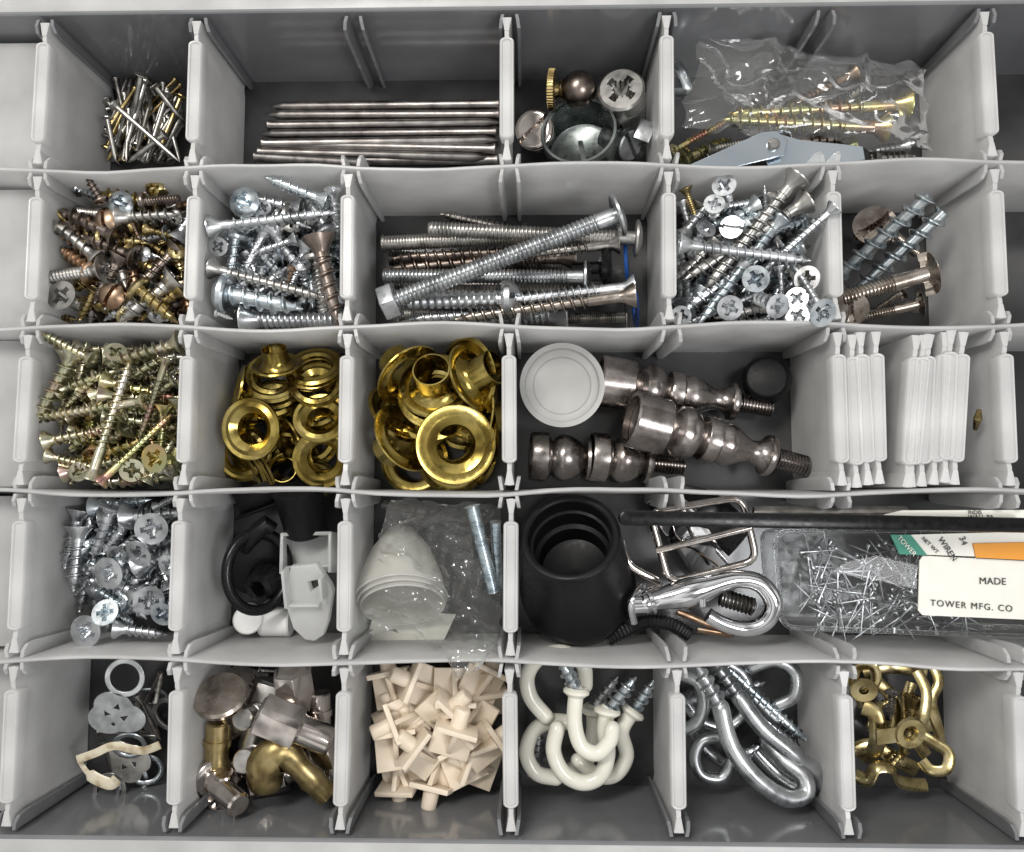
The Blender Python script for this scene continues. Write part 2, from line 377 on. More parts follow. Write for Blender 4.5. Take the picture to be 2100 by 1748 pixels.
DESC={'zinc':"bright zinc",'zincb':"bluish zinc",'dzinc':"dull zinc",'steel':"plain steel",'brown':"bronze-brown",'brass':"brass",'brassd':"tarnished brass",'copper':"coppery",'yz':"yellow zinc",'yz2':"golden",'nickel':"nickel",'anick':"aged nickel",'white':"white coated",'galv':"galvanised"}
NM={'wood':("wood_screw","countersunk wood screw"),'woodlong':("wood_screw","long countersunk screw"),'woodslot':("wood_screw","slotted wood screw"),'pan':("pan_head_screw","pan-head screw"),'panslot':("pan_head_screw","slotted round-head screw"),'mach':("machine_screw","flat-head machine screw"),'machpan':("machine_screw","slotted machine screw"),'dry':("deck_screw","slim coarse screw"),'dryl':("deck_screw","long coarse screw"),'rodm':("machine_bolt","fine-threaded bolt"),'bolt':("carriage_bolt","round-head carriage bolt"),'lag':("lag_screw","thick coarse lag screw"),'flatbolt':("furniture_bolt","wide flat-head bolt")}
CAPS=[]
def screwX(k,mat,X,where,grp,s):
    nm,ds=NM[k]; o=link(nm,smesh(k,mat),f"{DESC[mat]} {ds} {where}","bolt" if 'bolt' in nm else "screw",grp,X)
    t=TY[k]; CAPS.append((X@Vector((0,0,.1)),X@Vector((0,0,t['L'])),t['crest']*s*.85)); return o
WH="in the pile"; GR="loose screws"
def S(k,mat,u1,v1,u2,v2,z1=2.0,z2=None,fat=1.0,L=None):
    A=P(u1,v1,z1); B=P(u2,v2,z1 if z2 is None else z2); s=(B-A).length/TY[k]['L']
    X=axm(A,B,random.uniform(0,6.28),s)
    if fat!=1: X=X@Matrix.Diagonal((fat,fat,1,1))
    return screwX(k,mat,X,WH,GR,s*fat)
def HU(k,mat,u,v,rpx,z=2.2,tx=None,ty=None):
    A=P(u,v,z); s=rpx/(F/(ZC-z))/TY[k]['rh']
    d=Vector((tx if tx is not None else random.uniform(-.5,.5),ty if ty is not None else random.uniform(-.5,.5),-1))
    return screwX(k,mat,axm(A,A+d,random.uniform(0,6.28),s),WH,GR,s)
def segd(p1,q1,p2,q2):
    d1=q1-p1;d2=q2-p2;r=p1-p2;a=d1.dot(d1);e=d2.dot(d2);f=d2.dot(r);c=d1.dot(r);b=d1.dot(d2);den=a*e-b*b
    s=min(max((b*f-c*e)/den,0),1) if den>1e-9 else 0
    t=(b*s+f)/e
    if t<0:t=0;s=min(max(-c/a,0),1)
    elif t>1:t=1;s=min(max((b-c)/a,0),1)
    return ((p1+d1*s)-(p2+d2*t)).length
def fill(x0,x1,y0,y1,z0,ztop,kinds,n,smin=.75,smax=1.0,tilt=.35,maxtry=3600,yaw=None,ov=.58):
    c=0; last=0
    for _ in range(maxtry):
        if c>=n: break
        k,mat=random.choice(kinds); s=random.uniform(smin,smax); L=TY[k]['L']*s
        a=random.uniform(0,math.tau) if yaw is None else random.gauss(yaw,.5)+random.choice((0,math.pi)); p=random.uniform(-tilt,tilt)
        d=Vector((math.cos(a)*math.cos(p),math.sin(a)*math.cos(p),math.sin(p)))*L
        cx=random.uniform(x0,x1);cy=random.uniform(y0,y1); A=Vector((cx,cy,0))-d/2;B=A+d
        hr=TY[k]['rh']*s*.9
        if A.x-hr<x0 or A.x+hr>x1 or A.y-hr<y0 or A.y+hr>y1 or B.x<x0 or B.x>x1 or B.y<y0 or B.y>y1: continue
        r=TY[k]['crest']*s*.8; zz=z0+abs(d.z)/2+r; ok=False
        near=[q for q in CAPS if (q[0]-A).xy.length<4.5]
        while zz<ztop-abs(d.z)/2:
            a1=A+Vector((0,0,zz));b1=B+Vector((0,0,zz))
            if all(segd(a1,b1,q[0],q[1])>(r+q[2])*ov for q in near): ok=True;break
            zz+=.08
        if not ok: continue
        screwX(k,mat,axm(A+Vector((0,0,zz)),B+Vector((0,0,zz)),random.uniform(0,6.28),s),WH,GR,s); c+=1
def cell(r,k,k2=None,m=.10):
    k2=k2 or k+1; return XC[k]+m,XC[k2]-m,YW[r+1]+m,YW[r]-m
WH="in the mixed screw heap"; GR="mixed screws"
for a in [('pan','brown',212,418,176,358,2.4,2.6),('machpan','brown',283,415,368,408,2.5,2.4),('wood','dzinc',206,535,100,448,2.2,2.3),
 ('mach','dzinc',215,552,98,570,2.5,2.3),('pan','brass',272,582,366,664,2.5,2.2),('pan','brassd',112,498,106,560,2.0,1.8),('wood','brass',196,592,160,662,2.2,1.9),
 ('wood','zinc',285,612,212,658,2.2,2.1),('wood','brassd',122,442,190,502,2.0,1.9),('wood','zinc',345,480,260,500,2.1,2.0),('wood','copper',270,455,300,520,2.1,1.9),
 ('pan','zinc',330,560,280,612,1.9,1.8),('wood','brassd',300,470,366,488,2.2,2.2),('pan','zinc',155,385,215,410,1.9,1.9),('wood','dzinc',352,600,330,660,1.9,1.7),('pan','brass',105,650,160,655,1.8,1.8)]: S(*a)
for a in [('pan','zincb',243,415,27,2.55,-.1,.1),('panslot','copper',210,447,26,2.5,.1,0),('pan','brass',313,385,20,2.3,0,.3),('mach','dzinc',125,606,32,2.4,.1,-.1),('panslot','copper',222,606,28,2.5,0,.1),
 ('pan','brass',362,510,20,2.4),('pan','zinc',320,640,22,2.2),('panslot','zinc',290,520,17,2.3),('pan','zinc',250,660,18,2.1),('pan','steel',350,445,20,2.2)]: HU(*a)
x0,x1,y0,y1=cell(1,1)
fill(x0,x1,y0,y1,.9,2.35,[('pan','brass'),('wood','zinc'),('pan','dzinc'),('wood','brassd'),('wood','dzinc'),('panslot','copper'),('machpan','steel'),('wood','brown')],68,.9,1.15)
WH="in the zinc screw heap"; GR="zinc screws"
for a in [('wood','zincb',672,415,542,362,2.3,2.5),('wood','zinc',683,388,692,480,2.7,2.0),('woodlong','zinc',430,466,692,436,2.5,2.5),('wood','brown',652,485,694,672,2.8,2.6),
 ('woodlong','dzinc',432,550,668,612,2.3,2.3),('pan','zincb',437,597,622,634,2.3,2.2),('wood','zinc',610,490,515,522,2.0,2.0),('pan','zincb',484,470,470,595,1.9,1.7),('pan','zinc',616,535,632,600,2.3,1.5),
 ('mach','zinc',500,655,692,657,1.9,1.9),('pan','copper',602,545,586,592,2.3,2.1),('wood','zinc',545,470,495,570,1.9,1.8),('wood','zinc',540,640,600,560,1.7,1.8),('pan','white',440,640,478,655,2.0,2.0),('pan','zinc',560,440,640,470,1.9,1.8)]: S(*a,fat=.85)
for a in [('pan','zincb',495,412,33,2.4,.1,.1),('wood','zinc',447,506,20,2.2),('wood','zinc',540,425,16,1.9),('pan','dzinc',600,455,22,1.9)]: HU(*a)
x0,x1,y0,y1=cell(1,2)
fill(x0,x1,y0,y1,.6,2.0,[('pan','zinc'),('wood','zinc'),('wood','zincb'),('wood','dzinc'),('machpan','dzinc')],52,.95,1.15)
WH="in the long screw heap"; GR="long zinc screws"
for a in [('woodlong','dzinc',1636,362,1440,600,2.9,2.3),('woodlong','dzinc',1655,412,1400,575,2.6,2.3),('woodlong','zinc',1712,425,1560,560,3.0,2.5),('woodlong','zinc',1392,500,1664,536,2.8,2.8),
 ('woodlong','zincb',1600,450,1430,668,2.5,2.3),('wood','zinc',1530,545,1395,640,2.3,2.1),('wood','zinc',1600,545,1604,632,2.3,2.1),('woodlong','dzinc',1398,560,1545,415,2.0,2.0),('mach','brassd',1405,385,1432,460,2.3,2.0),
 ('wood','zinc',1398,412,1420,490,2.1,1.9),('wood','zinc',1570,440,1568,380,2.2,2.5),('wood','zinc',1480,425,1560,412,2.2,2.2),('woodlong','zinc',1690,640,1600,500,3.0,2.4),('wood','zinc',1500,665,1600,655,1.9,1.9),('wood','zinc',1650,600,1560,660,2.1,1.9),
 ('woodlong','zinc',1560,600,1400,668,2.1,2.0),('woodlong','zinc',1670,460,1520,600,2.3,2.1),('wood','zincb',1440,590,1395,660,2.2,2.1),('wood','zinc',1540,620,1530,560,2.0,2.0)]: S(*a,fat=.85)
for a in [('wood','zinc',1485,380,25,2.6),('wood','zinc',1465,418,22,2.6),('woodslot','zinc',1500,466,24,2.6),('wood','zinc',1448,468,22,2.5),('wood','zincb',1550,572,28,2.8,.1,.1),('wood','zinc',1497,632,26,2.6,.2,.4),
 ('wood','zinc',1595,628,26,2.8,-.3,.5),('wood','zinc',1634,612,23,2.7),('wood','zincb',1688,642,30,3.05,-.3,.5),('wood','zinc',1397,648,21,2.5),('wood','dzinc',1655,572,27,2.7,0,.5),('wood','zinc',1636,648,24,2.7)]: HU(*a)
x0,x1,y0,y1=cell(1,5)
fill(x0,x1,y0,y1,.9,2.35,[('wood','zinc'),('wood','zincb'),('wood','dzinc'),('woodlong','zinc')],62,.8,.95,yaw=.9)
WH="in the golden screw heap"; GR="yellow zinc screws"
for a in [('dry','yz',190,738,84,683,2.7,2.8),('dry','yz',155,720,66,875,2.6,2.5),('dry','yz',372,703,212,748,2.6,2.5),('dryl','yz',342,735,285,905,2.7,2.4),('dryl','yz',186,985,270,735,2.9,2.5),
 ('dryl','yz2',205,990,352,850,2.9,2.5),('dry','yz',92,905,232,880,2.6,2.4),('dry','yz',98,935,205,962,2.5,2.4),('dryl','yz',300,822,72,858,2.6,2.5),('dry','yz',300,990,358,900,2.5,2.3),('dry','yz',120,800,240,760,2.4,2.4),
 ('dry','yz',360,780,270,840,2.5,2.4),('dry','yz',250,850,140,920,2.5,2.4),('dry','yz',130,970,260,940,2.3,2.2),('dry','yz',348,960,240,992,2.4,2.3),('dry','yz',330,715,350,800,2.5,2.2),('dry','yz',200,770,130,840,2.4,2.3)]: S(*a,fat=1.15)
for a in [('dry','yz',237,722,22,2.6),('dry','yz2',316,940,30,2.7,.2,.1),('dry','yz',160,968,20,2.5),('dry','yz',270,965,24,2.5)]: HU(*a)
x0,x1,y0,y1=cell(2,1)
fill(x0,x1,y0,y1,1.0,2.5,[('dry','yz'),('dry','yz'),('dry','yz2')],74,.85,1.05)
WH="in the short screw heap"; GR="short zinc screws"
for a in [('wood','zinc',232,1035,188,1155,1.8,1.5),('wood','zinc',262,1070,210,1140,1.8,1.5),('wood','zinc',320,1040,358,1020,1.7,1.9),('pan','zinc',180,1195,152,1222,1.4,1.4),('wood','zincb',262,1250,192,1205,1.7,1.6),('wood','zinc',238,1288,344,1302,1.7,1.6),
 ('wood','zincb',250,1140,262,1225,1.6,1.4),('wood','zinc',345,1110,300,1060,1.6,1.5),('wood','zinc',330,1180,290,1220,1.6,1.5)]: S(*a)
for a in [('wood','zinc',310,1085,33,2.1,-.2,.2),('wood','zinc',283,1136,30,2.1,.3,.5),('wood','zinc',222,1176,33,2.0,.2,.2),('wood','zinc',305,1232,30,2.0,-.4,.2),('wood','zincb',215,1256,27,2.0,0,-.4),('wood','zinc',175,1295,33,1.9,.1,.1),('wood','zincb',333,1260,25,2.0),('wood','zinc',240,1140,22,1.8),('wood','zinc',345,1160,24,1.9)]: HU(*a)
x0,x1,y0,y1=cell(3,1)
fill(x0,x1,y0+.35,y1,.1,1.75,[('wood','zinc'),('wood','zincb'),('wood','zinc')],58,.95,1.1)
WH="in the long bolt compartment"; GR="long bolts"
def nut(parent,X):
    g=G(); g.prism([(.36*math.cos(math.pi/3*i),.36*math.sin(math.pi/3*i)) for i in range(6)],-.15,.15,X)
    return wlink(g,"hex_nut",'galv',parent=parent,ang=30,bev=.03)
b1=S('bolt','galv',1280,436,792,622,2.7,2.3)
A=P(1280,436,2.7);B=P(792,622,2.3); nut(b1,axm(A+(B-A)*.985,B+(B-A),.3,1.15))
S('bolt','dzinc',1318,490,880,470,1.8,1.5); S('bolt','galv',1212,568,788,566,1.7,1.4); S('rodm','dzinc',785,500,1130,482,1.2,1.5,fat=1.3)
S('woodlong','steel',1075,478,900,438,1.3,1.4); S('woodlong','brown',1180,525,785,552,1.2,1.2,fat=.7); S('woodlong','brown',1090,515,800,530,1.3,1.3,fat=.75)
S('dryl','steel',1270,500,1020,530,1.8,1.6,fat=1.1); S('machpan','galv',1072,615,835,618,1.9,1.8,fat=.7)
S('dryl','zinc',1300,588,1030,618,2.1,2.0,fat=1.2); S('dryl','anick',1302,605,930,655,2.2,2.0,fat=.9); S('woodlong','galv',1090,640,830,655,1.8,1.8,fat=.8)
S('rodm','dzinc',820,645,1100,655,1.2,1.2,fat=1.3); S('bolt','steel',1290,650,1060,658,1.4,1.2,fat=1.5); S('bolt','dzinc',1250,590,860,600,1.0,1.0); S('rodm','dzinc',790,580,1100,590,.7,.7,fat=1.3); S('rodm','steel',800,530,1150,545,.6,.6,fat=1.3);S('mach','galv',1160,640,960,662,1.3,1.3)
g=G(); g.lathe([(.2,0),(.46,0),(.48,.04),(.46,.08),(.2,.08),(.2,0)],32)
link("washer",g.mesh("washer",'blue'),"blue plastic washer behind the bolt heads","washer",X=axm(P(1288,535,1.3),P(1230,540,1.2)))
g=G(); g.lathe([(.001,0),(.42,0),(.5,.1),(.42,.22),(.15,.3),(.15,.9)],32)
link("rubber_bumper",g.mesh("rubber_bumper",'blackp'),"black rubber-headed stud among the long bolts","bumper",X=axm(P(1255,548,1.5),P(1180,552,1.4)))
link("washer",G().lathe([(.15,0),(.42,0),(.42,.06),(.15,.06),(.15,0)],32).mesh("washer",'blue'),"blue plastic washer under the bolt heads","washer",X=axm(P(1306,635,.9),P(1250,638,.9)))
WH="in the lag screw compartment"; GR="large lag screws and flat bolts"
S('lag','zincb',1712,572,1905,402,1.2,2.7);S('lag','zincb',1742,612,1936,436,1.0,2.3)
S('flatbolt','anick',1908,560,1728,612,2.1,1.9);S('flatbolt','anick',1888,622,1760,652,1.6,1.3);S('flatbolt','anick',1800,455,1880,520,1.0,.7);HU('flatbolt','anick',1745,635,36,1.9,.2,.6)
S('flatbolt','anick',1850,600,1790,640,.9,.8);S('wood','steel',1760,470,1850,500,.8,.8);HU('flatbolt','anick',1795,462,44,1.1,.3,-.2)
# --- nails
def nailmesh(L,r,mat,headr=1.5,hd=True):
    g=G(); g.lathe([(.001,0),(r*headr*.8,.01),(r*headr,.03),(r*headr,.06),(r,.13),(r,L-.3),(r*.55,L-.12),(.002,L)],12)
    return g.mesh("nail",mat,30)
NL={}
for b in('nail','dzinc'): NL['big',b]=nailmesh(5.2,.112,b,1.2)
for b in('steel','dzinc','brassd'): NL['sm',b]=nailmesh(1.9,.055,b,1.5); NL['hd',b]=nailmesh(1.9,.06,b,2.3)
def nail(key,L,u1,v1,z1,u2,v2,z2,lab,grp):
    A=P(u1,v1,z1);B=P(u2,v2,z2); s=(B-A).length/L
    link("nail",NL[key],lab,"nail",grp,axm(A,B,random.uniform(0,6),1)@Matrix.Diagonal((1,1,s,1)))
lb="long grey finishing nail lying on the tray"; gp="long finishing nails"
for i,a in enumerate([(1026,214,.3,557,219,.3),(1026,235,.3,549,236,.3),(548,258,.35,1027,252,.35),(1020,271,.4,532,276,.4),(536,295,.5,1022,288,.5),(1018,306,.5,530,296,.45),(528,312,.45,1000,324,.5),(522,322,.5,760,336,.6),(1020,226,.12,560,228,.12),(1020,244,.12,560,249,.12),(570,266,.12,1025,264,.12),(1020,284,.15,560,286,.15),(600,308,.12,1020,312,.12),(1022,328,.4,640,330,.4)]): nail(('big','nail'),5.2,*a,lb,gp)
lb="small steel brad nail in the nail heap"; gp="small nails"
for a in [(232,213,1.6,368,332,1.4),(290,152,1.6,270,255,1.0),(318,177,1.3,368,240,1.1),(220,240,1.2,238,332,1.0),(345,190,1.0,300,330,1.1),(300,165,1.1,250,330,1.1),(340,275,1.3,262,334,1.1)]: nail(('hd','dzinc'),1.9,*a,lb,gp)
for i in range(80):
    u=random.uniform(235,365);v=random.uniform(205,325);a=random.gauss(1.15,.5);l=random.uniform(50,72);z=random.uniform(.1,1.05)
    u1,v1,u2,v2=u-l*math.cos(a),v+l*math.sin(a),u+l*math.cos(a),v-l*math.sin(a)
    if i%2:u1,v1,u2,v2=u2,v2,u1,v1
    c=lambda q,a_,b_:min(max(q,a_),b_)
    nail(('sm' if i%3 else 'hd',random.choice(('steel','steel','dzinc','brassd'))),1.9,c(u1,218,372),c(v1,160,333),z,c(u2,218,372),c(v2,160,333),z+random.uniform(-.15,.15),lb,gp)
# --- row1 col4
g=G(); g.lathe([(.001,0),(.40,0),(.44,.03),(.44,.15),(.40,.18),(.2,.18),(.16,.26),(.24,.36)],40)
kn=link("knurled_knob",g.mesh("knurled_knob",'brassd',25),"small bronze ball knob with knurled brass rim","knob",X=axm(P(1124,184,1.2),P(1160,184,1.25)))
g=G(); A=.42; g.lathe([(.2,.3)]+[(A*math.sin(t),.3+A-A*math.cos(t)) for t in [.5+i*.2 for i in range(13)]]+[(.001,.3+2*A)],32)
link("ball",g.mesh("ball",'brown'),parent=kn,X=axm(P(1124,184,1.2),P(1160,184,1.25)))
g=G()
for i in range(44):
    a=math.tau*i/44; g.box(.44*math.cos(a),.44*math.sin(a),.09,.03,.03,.14)
link("knurling",g.mesh("knurling",'brassd'),parent=kn,X=axm(P(1124,184,1.2),P(1160,184,1.25)))
def cam_(u,v,z,r,L,mat,lab,d=(0,0,-1),drive='phillips'):
    g=G(); g.head(r,L,'barrel',drive,r*.5,64); g.lathe([(r,L*.35),(r*1.03,L*.37),(r*1.03,L*.45),(r,L*.47)],40)
    A=P(u,v,z); link("cam_lock_fitting",g.mesh("cam_lock_fitting",mat,30),lab,"furniture fitting",X=axm(A,A+Vector(d),.1))
cam_(1274,182,1.6,.54,1.1,'dzinc',"zinc barrel cam lock with cross recess, upright",(.15,-.1,-1))
cam_(1094,265,1.1,.44,.5,'nickel',"flat slotted nickel disc fitting lying face up",(.2,.2,-1),'slot')
cam_(1295,300,.9,.36,.8,'galv',"small zinc cam fitting behind the strap clamp",(-.6,.5,-.6),'slot')
g=G(); g.lathe([(.86,0),(.88,.02),(.92,.95),(.90,1.0),(.84,1.0),(.82,.95),(.80,.12),(.7,.05),(.001,.03),(.001,0),(.86,0)],48)
for a in (3.6,4.4,5.3,0.2): g.box(.95,0,.78,.2,.34,.12,Matrix.Rotation(a,4,'Z')@Matrix.Rotation(.3,4,'Y'))
g.box(0,0,.08,.12,.7,.05)
link("clamp_cup",g.mesh("clamp_cup",'clamp'),"round galvanised metal clamp cup lying open","clamp",X=axm(P(1195,318,.5),P(1186,266,1.45),2.6,.97))
g=G(); g.box(0,0,.25,.35,.5,.06); g.box(.18,0,.1,.06,.5,.35); wlink(G().put(g.v,g.f,Matrix.Translation(P(1318,278,.8))@Matrix.Rotation(-.4,4,'Z')),"metal_bracket",'galv',"small bent zinc bracket beside the clamp","bracket",bev=.01)
WH="inside the clear bag"; GR="bagged golden screws"
S('dryl','yz2',1862,214,1492,234,1.6,1.5,fat=1.05);S('dryl','yz2',1818,262,1478,245,1.5,1.5,fat=1.15);S('dryl','copper',1752,150,1600,228,1.4,1.3,fat=1.5)
WH="loose under the clear bag";GR="loose golden screws"
S('dryl','yz2',1382,308,1490,250,1.6,1.5,fat=1.3);S('wood','yz2',1400,330,1500,285,.9,.8);S('wood','dzinc',1500,320,1560,300,.9,.9);S('wood','brown',1620,290,1740,285,.9,.8);S('wood','yz2',1750,300,1650,320,.8,.8);S('wood','steel',1790,325,1880,322,.9,.9);S('wood','brown',1480,300,1420,325,.7,.7);S('mach','dzinc',1450,310,1540,290,1.0,1.0);S('wood','brassd',1400,300,1440,332,.6,.6);S('wood','zinc',1860,300,1780,310,.7,.7)
def wing(pts,z,hole,name,lab):
    W=[P(u,v,z) for u,v in pts]; c=sum(W,Vector())/len(W); hc=P(*hole,z)-c
    me=plate([[(p.x-c.x,p.y-c.y) for p in W],circ(hc.x,hc.y,.07,16)],.05,'wing',name); return link(name,me,lab,"metal plate",X=Matrix.Translation(c)@Euler((.06,-.05,0)).to_matrix().to_4x4())
wg=wing([(1415,338),(1560,276),(1590,274),(1612,292),(1606,318),(1580,326),(1480,348),(1440,348)],2.0,(1585,298),"toggle_wing","shiny blue-zinc toggle wing plate pivoted on a rivet")
wing([(1572,285),(1600,278),(1640,290),(1765,305),(1770,330),(1700,345),(1580,345),(1566,315)],1.85,(1585,298),"toggle_wing","second blue-zinc toggle wing plate under the rivet")
g=G(); g.lathe([(.001,.12),(.10,.11),(.14,.07),(.14,0),(.09,-.2)],20,Matrix.Translation(P(1585,298,2.06))); wlink(g,"rivet",'dzinc',parent=wg)
g=G(); g.tube(smooth([P(1385,130,1.2),P(1400,150,1.3),P(1410,185,1.2),P(1385,190,1.0)]),.12,10,flat=.3); wlink(g,"spring_clip",'zincb',"dark blue-grey spring clip against the divider","clip")
def bag(name,pts,z,mat,nx,ny,amp,seed,lab,rag=.04,fq=.55,f3=.12):
    c=[P(u,v,z) for u,v in pts]; vs=[];fs=[]
    for i in range(nx+1):
        for j in range(ny+1):
            s=i/nx;t=j/ny; p=c[0].lerp(c[1],s).lerp(c[3].lerp(c[2],s),t)
            e=min(s,1-s,t,1-t); q=Vector((p.x*fq+seed,p.y*fq*1.3,seed))
            if e<.001: p=p+Vector((noise.noise(q*4),noise.noise(q*4+Vector((9,0,0))),0))*rag*5
            bul=(min(e*6,1))**.5
            n1=noise.noise(q+Vector((noise.noise(q*2),0,0))*.6)
            rid=1-min(abs(n1)*2.2,1); rid2=1-min(abs(noise.noise(q*2.2+Vector((3,5,1))))*2.4,1); rid3=1-min(abs(noise.noise(q*4.5+Vector((1,2,1))))*2.4,1)
            p=p+Vector((0,0,amp*(rid**2*.7+rid2**2*.4+rid3**2*f3-.5)+bul*.3)); vs.append(p)
    for i in range(nx):
        for j in range(ny): a=i*(ny+1)+j; fs.append([a,a+ny+1,a+ny+2,a+1])
    g=G().put(vs,fs); return wlink(g,name,mat,lab,"plastic bag",ang=26)
bag("plastic_bag",[(1440,68),(1905,135),(1905,312),(1398,262)],1.8,'film',70,45,.45,3.3,"crumpled clear plastic bag holding golden screws",.05,.5,.08)
# ---------------- grommets
def grom(mat,Rf=.72,Rb=.36,dep=.5):
    g=G(); pr=[(Rb*.93,dep),(Rb,dep),(Rb,.22),(Rb*1.08,.12),(Rb*1.25,.05),(Rf*.72,.0),(Rf*.86,.035),(Rf*.95,.035),(Rf,.0),(Rf*.98,-.04),(Rf*.86,-.025),(Rf*.72,-.065),(Rb*1.3,-.03),(Rb*1.02,.05),(Rb*.93,.2),(Rb*.93,dep)]
    g.lathe([(r,-z) for r,z in pr][::-1],44); return g.mesh("grommet",mat,30)
def wash(mat,R0=.42,R1=.72):
    g=G(); g.lathe([(R0,0),(R0*1.15,.05),(R1*.8,.03),(R1*.9,.06),(R1,.02),(R1*.9,.02),(R0*1.15,0),(R0,-.04),(R0,0)],40); return g.mesh("grommet_washer",mat,30)
GM=grom('gromb',.66,.33,.46); GB=grom('gromb',.90,.44,.7); WM=wash('gromb',.38,.66); WB=wash('gromb',.5,.88)
def GP(me,u,v,z,d,s=1,where="small"):
    A=P(u,v,z-.25); nm="grommet_washer" if 'washer' in me.name else "grommet"
    link(nm,me,f"{where} shiny brass {'flat ring washer' if 'washer' in nm else 'eyelet with barrel'} in the pile","grommet",f"{where} brass grommets",axm(A,A+Vector(d),random.uniform(0,6),s))
for a in [(515,880,2.1,(-.15,-.1,1),1.05),(658,858,2.1,(.1,.45,1),.92),(660,942,1.9,(.1,-.2,1),.98),(568,748,2.0,(0,-.8,-.6),.85),(650,790,1.8,(.1,.5,1),.9),(490,800,1.5,(-1,.2,.5),.9),(590,905,1.5,(-.7,-.4,.6),.95),(592,975,1.2,(0,-.3,-1),.9),(485,850,1.1,(-.8,0,.5),.9),(560,820,1.4,(.1,.6,.8),.95),(640,985,1.0,(.3,-.6,.8),.85)]: GP(GM,*a)
for i,a in enumerate([(560,770,1.6,(.1,.5,1)),(562,778,1.5,(.1,.5,1)),(565,790,1.4,(.1,.45,1)),(645,752,1.7,(0,.7,.8)),(645,760,1.6,(0,.7,.8)),(645,765,1.5,(0,.7,.8)),(515,955,1.2,(-.7,-.6,.5)),(525,960,1.2,(-.7,-.6,.5)),(540,962,1.25,(-.8,-.5,.5)),(500,950,1.1,(-.7,-.6,.5)),(650,830,1.3,(0,.2,1)),(500,930,1.0,(0,0,1)),(600,840,1.1,(.2,.2,1)),(640,900,1.1,(0,0,1)),(540,900,.7,(0,0,1)),(600,950,.7,(0,.2,1))]): GP(WM,*a)
for a in [(935,912,2.2,(.2,-.15,1),.98),(830,898,2.0,(.75,.45,.62),.92),(838,770,2.1,(.6,-.65,.45),.88),(893,790,2.0,(.05,-.45,-1),.92),(972,775,1.9,(-.75,-.3,-.55),.9),(980,850,1.5,(-.9,.1,.5),.9),(870,840,1.3,(.2,.4,1),.9),(930,840,1.6,(.3,.6,-.7),.8)]: GP(GB,*a,where="large")
for a in [(893,805,1.85,(.05,.4,1),.95),(893,812,1.75,(.05,.4,1),.95),(880,835,1.4,(.1,.3,1),.95),(960,770,1.7,(-.7,-.2,.8),1),(985,892,1.4,(-.9,.1,.5),.95),(990,920,1.2,(-.9,.1,.5),.95),(815,850,1.5,(.6,.5,.5),.9),(850,945,.9,(0,0,1),.9),(930,940,1.2,(0,-.1,1),.95),(850,850,.8,(0,0,1),.95),(955,850,.8,(0,0,1),.95)]: GP(WB,*a,where="large")
# ---------------- row3 col4-5
g=G(); R=.93; g.lathe([(.001,.12),(R*.66,.12),(R*.68,.1),(R*.70,.14),(R*.86,.16),(R*.88,.28),(R,.3),(R,.24),(R*.96,.1),(R*.93,-.5),(R*.9,-.5),(R*.86,.06),(.001,.04)],56)
link("plastic_cap",g.mesh("plastic_cap",'cap',30),"round frosted plastic cap with stepped rim","container",X=Matrix.Translation(P(1152,793,1.6)))  # a frosted cap, hollow underneath, stepped top facing up
bp_=[(.001,.08),(30,.08),(46,2),(53,0),(56,4),(55,70),(50,76),(40,80),(36,86),(50,98),(53,112),(48,130),(34,142),(32,148),(44,151),(46,155),(46,176),(38,182),(43,198),(41,212),(30,232),(22,250),(23,266),(32,280),(40,284),(42,290),(40,297),(22,300),(20,306)]
def bumper(u1,v1,z1,u2,v2,z2,s=1,pts=None,lab="brushed dark nickel door bumper with turned rings"):
    A=P(u1,v1,z1);B=P(u2,v2,z2); k=.0108*s
    pr=[(max(r,.1)*k,z*k) for r,z in (pts or bp_)]
    g=G(); pr[0]=(.001,20*k); pr[1]=(46*k,18*k)
    g.lathe(pr,44); X=axm(A,B)
    o=link("door_bumper",g.mesh("door_bumper",'dnickel',35),lab,"door bumper","turned nickel door bumpers",X)
    g=G(); z0=pr[-1][1]; g.thread(z0,z0+70*k,17*k,21*k,7*k,'m',20); link("threaded_stud",g.mesh("threaded_stud",'dnickel',30),parent=o,X=X)
    link("rubber_insert",G().lathe([(.001,15*k),(44*k,15*k),(44*k,19*k)],32).mesh("rubber_insert",'brown'),parent=o,X=X)
bumper(1228,782,1.0,1590,838,.7,1.0)
bumper(1292,858,1.9,1630,950,1.2,1.04)
short=[(30,.1),(46,2),(50,0),(52,4),(52,34),(46,40),(34,44),(46,56),(50,70),(46,88),(34,108),(26,116),(44,118),(46,124),(44,130),(20,134)]
bumper(1088,935,.9,1300,945,.7,pts=[(.1,0)]+short,lab="short dark nickel bumper lying against another")
bumper(1210,936,.85,1400,955,.6,pts=[(.1,0)]+short,lab="short dark nickel bumper with threaded stud showing")
g=G(); g.lathe([(.001,.5),(.40,.5),(.44,.49),(.47,.46),(.56,.02),(.54,0),(.001,0)],44); link("rubber_bumper",g.mesh("rubber_bumper",'black'),"small black tapered rubber bumper by the wall","rubber bumper",X=axm(P(1572,780,.75),P(1572,768,1.6)))
yc=(YW[2]+YW[3])/2
for u,rz in [(1762,0),(1790,.02),(1826,-.01),(1884,-.10),(1904,-.13),(1928,-.09),(1946,-.12),(1966,-.08),(1990,-.10)]:
    x=P(u,845,H).x-.1; divider(x,yc+random.uniform(-.06,.06),-.02+random.uniform(-.1,0),rz,random.uniform(-.05,.02),0,"spare frosted plastic divider stored upright among others","spare stored dividers",DS)
